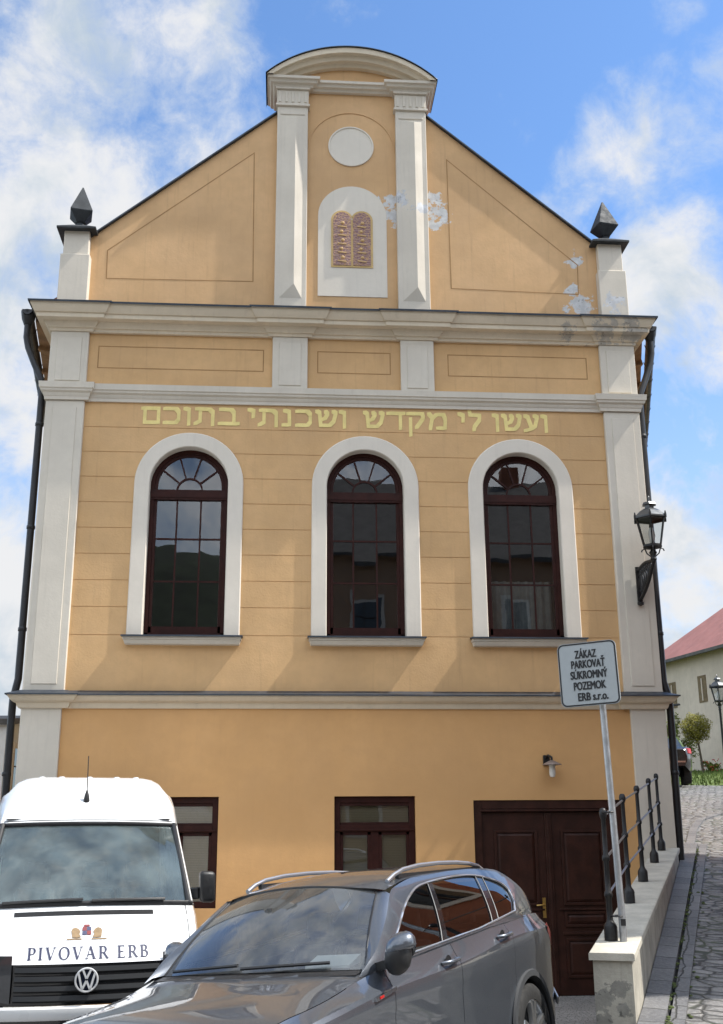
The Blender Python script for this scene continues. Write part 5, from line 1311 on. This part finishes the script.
# air slot below the windscreen, crest, lettering
panel_on(6, 7, 6.52, 6.16, -.68, .60, M_black, 'air_slot', .004, 20, 2, bon)
def on_bonnet(y, h):
    """point of the bonnet at lateral y and height h above the top of the grille"""
    zt = 1.10+h; tab = [(FS[i][1], i) for i in range(3, 8)]; t = interp(tab, zt); i = int(min(6, math.floor(t))); f = t-i
    w = .883; v = y/w; return tuple(Vector(van_pt(i, v)).lerp(Vector(van_pt(i+1, v)), f) + Vector((-.005, 0, .003)))
def serif_letters():
    """Roman capitals with thick and thin strokes: list of convex polygons in a unit-height letter"""
    T, t, s = .17, .065, .055
    def box(a, b, c, d): return [(a, c), (b, c), (b, d), (a, d)]
    def st(x0, y0, x1, y1, w): return [(x0-w/2, y0), (x0+w/2, y0), (x1+w/2, y1), (x1-w/2, y1)]
    def serif(x, y, w=.36): return box(x-w/2, x+w/2, y, y+s)
    def ring(cx_, cy, rx, ry, a0, a1, n=12, thick=T, thin=t):
        out = []
        for k in range(n):
            ps = []
            for a in (lerp(a0, a1, k/n), lerp(a0, a1, (k+1)/n)):
                c, s_ = math.cos(a), math.sin(a); th = lerp(thin, thick, abs(c)); ps.append(((cx_+rx*c, cy+ry*s_), (cx_+(rx-th)*c, cy+(ry-lerp(thin, thick, abs(c)*.4))*s_)))
            out.append([ps[0][0], ps[1][0], ps[1][1], ps[0][1]])
        return out
    stem = [box(.13, .13+T, 0, 1), serif(.215, 0), serif(.215, 1-s)]
    L_ = {}
    L_['I'] = (.43, stem)
    L_['P'] = (.74, stem+[box(.25, .45, 1-t, 1), box(.25, .45, .44, .44+t)]+ring(.44, .72, .28, .28, -PI/2, PI/2))
    L_['R'] = (.86, L_['P'][1]+[st(.47, .47, .78, 0, T), box(.66, .90, 0, s)])
    L_['B'] = (.78, stem+[box(.25, .42, 1-t, 1), box(.25, .45, .50, .50+t), box(.25, .45, 0, t)]+ring(.42, .76, .25, .24, -PI/2, PI/2)+ring(.44, .27, .31, .27, -PI/2, PI/2))
    L_['E'] = (.74, stem+[box(.25, .64, 1-t, 1), box(.25, .56, .48, .48+t), box(.25, .68, 0, t), box(.60, .64, .82, 1), box(.64, .68, 0, .2), box(.53, .56, .40, .63)])
    L_['V'] = (.90, [st(.14, 1, .44, .0, T), st(.76, 1, .46, 0, t), serif(.16, 1-s, .34), serif(.76, 1-s, .28)])
    L_['A'] = (.92, [st(.44, 1, .13, 0, t), st(.44, 1, .76, 0, T), box(.24, .64, .32, .32+t), serif(.13, 0, .28), serif(.78, 0, .34)])
    L_['O'] = (.98, ring(.49, .5, .45, .52, 0, 2*PI, 28))
    L_[' '] = (.38, [])
    return L_
SER = serif_letters()
txt = "PIVOVAR ERB"; gap = .155; tot = sum(SER[c][0]+gap for c in txt)-gap; x0_, x1_ = -.475, .470; hh = .086; k_ = (x1_-x0_)/tot; xx = x0_
for word in ("PIVOVAR", " ", "ERB"):
    g = VB()
    for c in word:
        w, polys = SER[c]
        for p in polys: g.add([on_bonnet(xx+px_*k_, .028+pz_*hh) for px_, pz_ in p], [tuple(range(len(p)))])
        xx += (w+gap)*k_
    if word != " ": g.build('lettering', M_navy, bon, weld=False)
M_lion = mat('tan_print', (0.25, 0.17, 0.09), .6, noise=.2, nscale=30)
M_redprint = mat('red_print', (0.20, 0.045, 0.045), .5); M_blueprint = mat('blue_print', (0.06, 0.065, 0.12), .5)
cg = VB(); ccx, ch0 = -.02, .178
for sd in (-1, 1):
    body_ = [(.045, .0), (.075, -.003), (.115, .0), (.118, .022), (.122, .045), (.112, .062), (.088, .067), (.066, .058), (.05, .04), (.058, .022)]
    cg.add([on_bonnet(ccx+sd*a, ch0+b_) for a, b_ in body_], [tuple(range(len(body_)))])
    cg.add([on_bonnet(ccx+sd*a, ch0+b_) for a, b_ in ((.04, -.008), (.155, -.008), (.16, -.016), (.035, -.016))], [(0, 1, 2, 3)])
split_build(cg, ('crest_lion', 'crest_base'), M_lion, bon, weld=False); crest = bon
for (ax, bx, az_, bz, mm_) in ((-.036, -.001, .044, .070, M_redprint), (.001, .036, .044, .070, M_blueprint), (-.036, -.001, .016, .043, M_blueprint), (.001, .036, .016, .043, M_redprint), (-.024, .024, .072, .086, M_redprint)):
    q = VB(); q.add([tuple(Vector(on_bonnet(ccx+a, ch0+b_))+Vector((-.001, 0, .001))) for a, b_ in ((ax, az_), (bx, az_), (bx*.9, bz), (ax*.9, bz))], [(0, 1, 2, 3)]); q.build('shield', mm_, crest)
# grille, badge, bumper, headlamps
g = VB(); g.grid([[(lambda p: (p[0]-.004, p[1], z+ZG))(van_pt(2, v)) for v in VV] for z in (.505, .74)]); g.grid([[(lambda p: (p[0]+.03, p[1]*.97, z+ZG))(van_pt(2, v)) for v in VV] for z in (.80, 1.105)])
gr_ = g.build('grille', M_gloss_black, van, smooth=50)
for k, z in enumerate((.845, .915, .985, 1.05)):
    g = VB(); pts = [(-.555, .125), (-.4, .085), (-.2, .06), (0, .052), (.2, .06), (.4, .085), (.555, .125)]
    rows = []
    for (y, xo) in pts:
        rows.append([(xo-.045, y, z+ZG+.018), (xo-.062, y, z+ZG+.030), (xo-.062, y, z+ZG-.006), (xo-.035, y, z+ZG-.022)])
    g.grid(rows); g.build('grille_slat', M_grey, gr_, smooth=30)
g = VB(); rows = []
for v in VV:
    p = van_pt(2, v); rows.append([(p[0]-.012, p[1], .80+ZG), (p[0]-.028, p[1], .785+ZG), (p[0]-.028, p[1], .725+ZG), (p[0]-.010, p[1], .70+ZG)])
g.grid(rows); g.build('bumper_strip', M_van, van, smooth=40)
for sd in (1, -1):
    g = VB(); rows = []
    for v in (.655, .74, .82, .90, .97):
        p = van_pt(3, v*sd); rows.append([(p[0]-.004+.03*(v-.6), p[1], 1.165+ZG-.01*(v > .9)), (p[0]-.022, p[1], 1.0+ZG), (p[0]-.012, p[1], .82+ZG+.15*(v-.655))])
    g.grid(rows); g.build('headlight', mat('dark_headlamp', (.03, .032, .036), .12, coat=1.0), van, smooth=50)
bc = Vector((-.030, -.013, .985+.03))
g = VB(); g.lathe([(.0, .0), (.078, .0), (.086, -.006)], (bc.x+.006, bc.y, bc.z), 32, 'x', cap=False); em = g.build('emblem', mat('emblem_blue_black', (.012, .016, .035), .2), van)
g = VB(); g.lathe([(.090, .012), (.092, -.006), (.087, -.014), (.080, -.014), (.076, -.004)], (bc.x, bc.y, bc.z), 36, 'x', cap=False)
def es(y0, z0, y1, z1, w=.016): g.bar((bc.x-.008, bc.y+y0, bc.z+z0), (bc.x-.008, bc.y+y1, bc.z+z1), .012, w, up=(0, 1, 0))
for sd in (1, -1):
    es(sd*.030, .074, sd*.001, .010); es(sd*.062, .050, sd*.030, -.072); es(sd*.031, -.070, sd*.001, -.006)
g.build('emblem_ring', mat('silver_emblem', (.72, .73, .74), .3, .35), em, smooth=50)
# mirrors, antenna, roof lamps, wheels
for sd in (1, -1):
    g = VB(); g.hexa([(.80, sd*.965, 1.49+ZG), (.96, sd*.965, 1.49+ZG), (.96, sd*1.105, 1.49+ZG), (.82, sd*1.105, 1.49+ZG), (.80, sd*.960, 1.76+ZG), (.96, sd*.960, 1.76+ZG), (.96, sd*1.10, 1.75+ZG), (.82, sd*1.10, 1.75+ZG)])
    mi = g.build('door_mirror', M_black, van, bevel=.035, seg=3, smooth=50)
    g = VB(); g.bar((.95, sd*.86, 1.56+ZG), (.90, sd*.97, 1.57+ZG), .06, .10); g.build('mirror_arm', M_black, mi, bevel=.01)
    g = VB(); g.quad((.963, sd*.98, 1.52+ZG), (.963, sd*1.09, 1.52+ZG), (.963, sd*1.09, 1.73+ZG), (.963, sd*.98, 1.73+ZG)); g.build('mirror_glass', M_chrome, mi)
p = Vector(van_pt(9, -.05)).lerp(Vector(van_pt(10, -.05)), .2)
g = VB(); g.lathe([(.028, .0), (.030, .015), (.022, .07), (.012, .10), (.006, .12)], tuple(p+Vector((0, 0, -.02))), 12); g.tube([tuple(p+Vector((0, 0, .09))), tuple(p+Vector((.03, -.005, .42)))], .0045, 6); g.build('antenna', M_black, van, smooth=50)
g = VB()
for v in (-.6, -.35, 0, .35, .6):
    q = Vector(van_pt(12, v)); g.lathe([(.03, -.01), (.025, .006), (.0, .010)], tuple(q), 8)
split_build(g, 'roof_marker', M_van, van)
for x in (1.0, 4.4):
    for y in (.93, -.93): wheel(van, x, y, .34, M_grey)

# ================================================================== up the lane
bc_ = vehicle_root('black_car', 'black estate car parked far up the lane before the pale red roofed house', (13.02, 22.2, 3.60), R_(18)+PI)
g = VB(); rows = []
for x, w, zs_, zt in ((0, .6, .45, .72), (.15, .82, .35, .85), (.9, .9, .30, .98), (1.5, .91, .30, 1.02), (3.6, .91, .32, 1.06), (4.2, .89, .36, 1.08), (4.45, .82, .42, 1.06), (4.55, .74, .5, .98)):
    rows.append([(x, w-.08, zs_), (x, w, zs_+.12), (x, w+.02, lerp(zs_, zt, .55)), (x, w-.03, zt-.04), (x, w-.10, zt), (x, 0, zt+.03), (x, -w+.10, zt), (x, -w+.03, zt-.04), (x, -w-.02, lerp(zs_, zt, .55)), (x, -w, zs_+.12), (x, -w+.08, zs_)])
g.grid(rows); g.add(rows[-1], [tuple(range(11))]); g.add(rows[0], [tuple(range(10, -1, -1))]); g.build('body', M_carblack, bc_, smooth=35)
g = VB(); g.grid([[(x, w, .99), (x2, w2, z), (x2, 0, z+.04), (x2, -w2, z), (x, -w, .99)] for x, w, x2, w2, z in ((1.2, .76, 1.9, .58, 1.42), (2.4, .80, 2.4, .60, 1.47), (3.4, .80, 3.4, .58, 1.46), (4.42, .74, 4.05, .56, 1.40))]); cab = g.build('roof', M_carblack, bc_, smooth=30)
g = VB(); g.grid([[(lerp(4.43, 4.10, k), lerp(.64, .50, k)*u/4, lerp(1.06, 1.36, k)+.0) for u in range(-4, 5)] for k in (0, 1)]); 
g.v = [(x+.022, y, z) for x, y, z in g.v]; g.build('rear_window', glass('far_car_glass', (.08, .08, .08), 2.2, 1.7), bc_)
for sd in (1, -1):
    g = VB(); g.hexa([(4.30, sd*.70, .86), (4.53, sd*.60, .86), (4.50, sd*.82, .86), (4.36, sd*.905, .86), (4.30, sd*.70, 1.02), (4.52, sd*.58, 1.02), (4.47, sd*.80, 1.02), (4.32, sd*.885, 1.02)]); g.build('tail_light', M_red, bc_, bevel=.01)
g = VB(); g.bar((4.57, -.7, .62), (4.57, .7, .62), .02, .05); g.build('bumper_strip', M_chrome, bc_)
for x in (.85, 3.65):
    for y in (.86, -.86): wheel(bc_, x, y, .33, M_grey)

# pale house with the red roof, its long wall running away from the lane
h0, h1 = Vector((20.9, 44.6)), Vector((25.2, 26.0)); hd = (h1-h0).normalized(); hn = Vector((-hd.y, hd.x)); hn = hn if hn.x > 0 else -hn
def hp(s, w, z): p = h0+hd*s+hn*w; return (p.x, p.y, z)
hl = (h1-h0).length; ze, zb_ = 11.25, 3.2
ph = thing('pale_house', 'long pale house with weathered plaster and faded red hipped roof up the lane', 'house', (h0.x, h0.y, 4.6))
mb = MB(); 
for a, b_ in (((0, 0), (hl, 0)), ((hl, 0), (hl, 11)), ((hl, 11), (0, 11)), ((0, 11), (0, 0))): mb.quad(hp(*a, zb_), hp(*b_, zb_), hp(*b_, ze+.3), hp(*a, ze+.3))
mb.build('wall', M_oldwall, ph)
mb = MB(); o_ = .55; rz_ = ze+5.2
c_ = [hp(-o_, -o_, ze), hp(hl+o_, -o_, ze-.0), hp(hl+o_, 11+o_, ze), hp(-o_, 11+o_, ze)]; r_ = [hp(5.5, 5.5, rz_), hp(hl-5.5, 5.5, rz_)]
mb.add(c_+r_, [(0, 1, 5, 4), (1, 2, 5), (2, 3, 4, 5), (3, 0, 4)]); mb.build('roof', M_redroof, ph)
mb = MB()
for a, b_ in zip(c_, c_[1:]+c_[:1]): mb.bar((a[0], a[1], a[2]-.08), (b_[0], b_[1], b_[2]-.08), .16, .16)
mb.build('eave', M_roofd, ph)
for k, s in enumerate((1.6, 4.4, 7.2, 10.0, 12.8, 15.6)):
    mb = MB()
    def wp(a, b_, d): return hp(s+a, d, b_)
    for z0, z1 in ((8.72, 10.1),):
        mb.hexa([wp(-.36, z0, -.03), wp(.36, z0, -.03), wp(.36, z0, .05), wp(-.36, z0, .05), wp(-.36, z1, -.03), wp(.36, z1, -.03), wp(.36, z1, .05), wp(-.36, z1, .05)])
    w_ = mb.build('window', M_brownwin, ph)
    mb = MB(); mb.hexa([wp(-.04, 8.80, -.06), wp(.04, 8.80, -.06), wp(.04, 8.80, -.031), wp(-.04, 8.80, -.031), wp(-.04, 9.95, -.06), wp(.04, 9.95, -.06), wp(.04, 9.95, -.031), wp(-.04, 9.95, -.031)]); mb.build('frame', M_oldwall, w_)
    if k in (0, 2):
        mb = MB(); z0, z1 = 4.9, 6.6; mb.hexa([wp(-.4, z0, -.03), wp(.4, z0, -.03), wp(.4, z0, .05), wp(-.4, z0, .05), wp(-.4, z1, -.03), wp(.4, z1, -.03), wp(.4, z1, .05), wp(-.4, z1, .05)]); mb.build('window', M_brownwin, ph)
def leaf_cloud(mb, c, rad, n, size, squash=.9, lumps=9, rnd=random):
    cl_ = [(Vector((rnd.gauss(0, 1), rnd.gauss(0, 1), rnd.gauss(0, 1))).normalized()*rnd.uniform(.45, .82), rnd.uniform(.28, .48)) for _ in range(lumps)]
    for k in range(n):
        ctr, lr = rnd.choice(cl_); d = Vector((rnd.gauss(0, 1), rnd.gauss(0, 1), rnd.gauss(0, 1))).normalized()*lr*rnd.uniform(.5, 1.08)
        p = (ctr+d)*rad; p = Vector((p.x, p.y, p.z*squash))+Vector(c)
        a = Vector((rnd.gauss(0, 1), rnd.gauss(0, 1), rnd.gauss(0, 1))).normalized(); b_ = a.orthogonal().normalized(); s = size*rnd.uniform(.6, 1.3)
        mb.add([p-a*s, p+b_*s*.5, p+a*s, p-b_*s*.5], [(0, 1, 2, 3)])
t = thing('globe_tree', 'small round headed tree with olive yellow leaves on the grass bank', 'tree', (19.85, 36, 4.6))
mb = MB(); top = Vector((19.70, 36, 6.35)); mb.tube([(19.86, 36, 4.5), (19.82, 36, 5.4), (19.74, 36, 6.3)], [.07, .06, .045], 8)
for k in range(7):
    a = 2*PI*k/7; mb.tube([tuple(top), tuple(top+Vector((.30*math.cos(a), .30*math.sin(a), .35))), tuple(top+Vector((.5*math.cos(a), .5*math.sin(a), .75)))], [.03, .02, .008], 5)
mb.build('trunk', M_bark, t, smooth=50)
mb = MB()
for k in range(5200):
    d = Vector((random.gauss(0, 1), random.gauss(0, 1), random.gauss(0, 1))).normalized(); r = .70*(random.random()**.33)*(1+.10*math.sin(d.x*7+d.z*5)+.08*math.sin(d.y*9-d.z*6)); p = Vector((19.68, 36, 6.98))+d*r
    a = Vector((random.gauss(0, 1), random.gauss(0, 1), random.gauss(0, 1))).normalized(); b_ = a.orthogonal().normalized(); q = .045*random.uniform(.6, 1.3)
    mb.add([p-a*q, p+b_*q*.5, p+a*q, p-b_*q*.5], [(0, 1, 2, 3)])
mb.build('crown', M_leaf1, t, weld=False)
t = thing('yellow_shrub', 'loose yellow green bush half hidden behind the synagogue corner', 'shrub', (19.6, 38.5, 4.9))
mb = MB()
for k in range(6): mb.tube([(19.6, 38.5, 4.7), (19.6+random.uniform(-.3, .3), 38.5+random.uniform(-.3, .3), 5.8), (19.6+random.uniform(-.7, .7), 38.5+random.uniform(-.6, .6), 6.9)], [.05, .03, .01], 5)
mb.build('stem', M_bark, t)
mb = MB(); leaf_cloud(mb, (19.5, 38.5, 6.6), 1.05, 2800, .075, 1.35, 12); mb.build('foliage', M_leaf2, t, weld=False)
t = thing('low_shrub', 'low bush with red flowers at the foot of the round headed tree', 'shrub', (20.3, 36.5, 4.9))
mb = MB(); leaf_cloud(mb, (20.35, 36.5, 5.15), .55, 900, .06, .7, 7); fo = mb.build('foliage', M_leaf2, t, weld=False)
mb = MB()
for k in range(26): mb.lathe([(.0, -.03), (.04, 0), (.0, .03)], (20.3+random.uniform(-.5, .4), 36.0+random.uniform(-.2, .2), 5.2+random.uniform(-.2, .35)), 5)
mb.build('flower', M_red, fo)
t = thing('street_lamp', 'black lantern on a tall iron post in front of the pale house wall', 'street lamp', (17.62, 28, 4.0))
mb = MB(); mb.lathe([(.11, -.5), (.11, .5), (.07, .6), (.05, .9), (.045, 2.9), (.06, 2.95), (.03, 3.1)], (17.70, 28, 4.0), 12); mb.build('post', M_iron, t, smooth=50)
lantern(t, (17.70, 28, 7.30), 1.35)
t = thing('street_lamp', 'slim grey pole lamp with long arm behind the round headed tree', 'street lamp', (19.0, 40, 4.8))
mb = MB(); mb.tube([(19.0, 40, 4.5), (19.0, 40, 8.0), (19.15, 40, 8.25), (20.1, 40, 8.52)], .04, 8); mb.build('post', M_galv, t, smooth=50)
mb = MB(); mb.hexa([(20.0, 39.9, 8.46), (20.5, 39.9, 8.52), (20.5, 40.1, 8.52), (20.0, 40.1, 8.46), (20.0, 39.93, 8.56), (20.45, 39.93, 8.62), (20.45, 40.07, 8.62), (20.0, 40.07, 8.56)]); mb.build('lamp_head', M_grey, t, bevel=.02)
mb = MB(); mb.lathe([(.34, .0), (.34, .012), (.28, .016), (.0, .016)], (16.4, 22.2, lane_z(22.2)+.006), 20); tag(mb.build('manhole_cover', M_dark), 'round dark manhole cover in the cobbles at the top of the lane', 'manhole cover')

# ================================================================== neighbours
def house(name, label, x0, x1, y0, y1, zb, ze, mwall, mroof, ridge='x', rise=3.5, faces=(), cols=4, rows=((1.2, 2.7), (4.4, 6.0)), ov=.35, rz=0.0):
    cx_, cy = (x0+x1)/2, (y0+y1)/2
    t = thing(name, label, 'house', (cx_, cy, zb), rz)
    a, b_, c, d = x0-cx_, x1-cx_, y0-cy, y1-cy; he = ze-zb
    mb = MB(); mb.grid([[(a, c, z), (b_, c, z), (b_, d, z), (a, d, z)] for z in (-1.5, he)], closed=True)
    if ridge == 'y': mb.add([(a, c, he), (b_, c, he), (0, c, he+rise), (a, d, he), (b_, d, he), (0, d, he+rise)], [(0, 1, 2), (3, 5, 4)])
    else: mb.add([(a, c, he), (a, d, he), (a, 0, he+rise), (b_, c, he), (b_, d, he), (b_, 0, he+rise)], [(0, 2, 1), (3, 4, 5)])
    w = mb.build('wall', mwall, t, local=True)
    mb = MB()
    if ridge == 'y':
        k = rise/((b_-a)/2)
        for s in (-1, 1):
            e = s*((b_-a)/2+ov); mb.hexa([(e, c-ov, he-ov*k), (0, c-ov, he+rise), (0, d+ov, he+rise), (e, d+ov, he-ov*k), (e, c-ov, he-ov*k+.14), (0, c-ov, he+rise+.14), (0, d+ov, he+rise+.14), (e, d+ov, he-ov*k+.14)])
    else:
        k = rise/((d-c)/2)
        for s in (-1, 1):
            e = s*((d-c)/2+ov); mb.hexa([(a-ov, e, he-ov*k), (a-ov, 0, he+rise), (b_+ov, 0, he+rise), (b_+ov, e, he-ov*k), (a-ov, e, he-ov*k+.14), (a-ov, 0, he+rise+.14), (b_+ov, 0, he+rise+.14), (b_+ov, e, he-ov*k+.14)])
    r = mb.build('roof', mroof, t, local=True)
    mb = MB(); mb.box(-.35, .35, -.3, .3, he+rise*.6, he+rise+.9); mb.build('chimney', M_houseB, r, local=True)
    for f in faces:
        L_ = (b_-a) if f in 'SN' else (d-c)
        for i in range(cols):
            u = -L_/2+L_*(i+.5)/cols
            for (z0, z1) in rows:
                def q(du, z, dd):
                    return {'S': (u+du, c-dd, z), 'N': (u+du, d+dd, z), 'W': (a-dd, u+du, z), 'E': (b_+dd, u+du, z)}[f]
                mb = MB(); mb.hexa([q(-.62, z0-.12, -.05), q(.62, z0-.12, -.05), q(.62, z0-.12, .05), q(-.62, z0-.12, .05), q(-.62, z1+.14, -.05), q(.62, z1+.14, -.05), q(.62, z1+.14, .05), q(-.62, z1+.14, .05)]); wd = mb.build('window', M_surround, t, local=True)
                mb = MB(); mb.quad(q(-.48, z0, .056), q(.48, z0, .056), q(.48, z1, .056), q(-.48, z1, .056)); mb.build('pane', mat('dark_pane', (.02, .025, .03), .05, spec=.8), wd, local=True)
                mb = MB()
                for p0, p1 in (((0, z0), (0, z1)), ((-.48, lerp(z0, z1, .62)), (.48, lerp(z0, z1, .62)))): mb.bar(q(p0[0], p0[1], .066), q(p1[0], p1[1], .066), .05, .02)
                mb.build('glazing_bar', M_frame, wd, local=True)
    return t
# white house beyond the yard, its corner just showing beside the downpipe
house('white_house', 'white walled house glimpsed past the dark downpipe behind the van', -17.0, -6.62, 12.0, 20.0, -.5, 4.75, mat('white_plaster', (.72, .73, .72), .85, noise=.05), M_roofd, 'x', .5, 'SE', 3, ((1.2, 2.6), (3.6, 4.75)), .12)
# red house across the lane (its shade falls on the cobbles), and the salmon house opposite the synagogue
house('red_house', 'brick red two storey house across the lane from the concrete wall', 7.1, 15.5, -6.62, -0.55, .9, 7.72, M_houseB, M_roofd, 'y', 2.6, 'WS', 3, ((1.0, 2.5), (4.1, 5.7)))
house('salmon_house', 'salmon plastered three storey house facing the synagogue across the yard', 1.6, 19.0, -36.0, -25.0, 1.0, 12.6, M_houseO, M_roofd, 'x', 4.6, 'N', 6, ((1.2, 2.8), (4.6, 6.3), (8.2, 9.8)))
house('low_house', 'low brown roofed house at the far end of the yard', -24.0, -4.0, -62.0, -50.0, 1.0, 5.0, M_oldwall, M_roof, 'x', 4.0, 'N', 5, ((1.2, 2.6),))
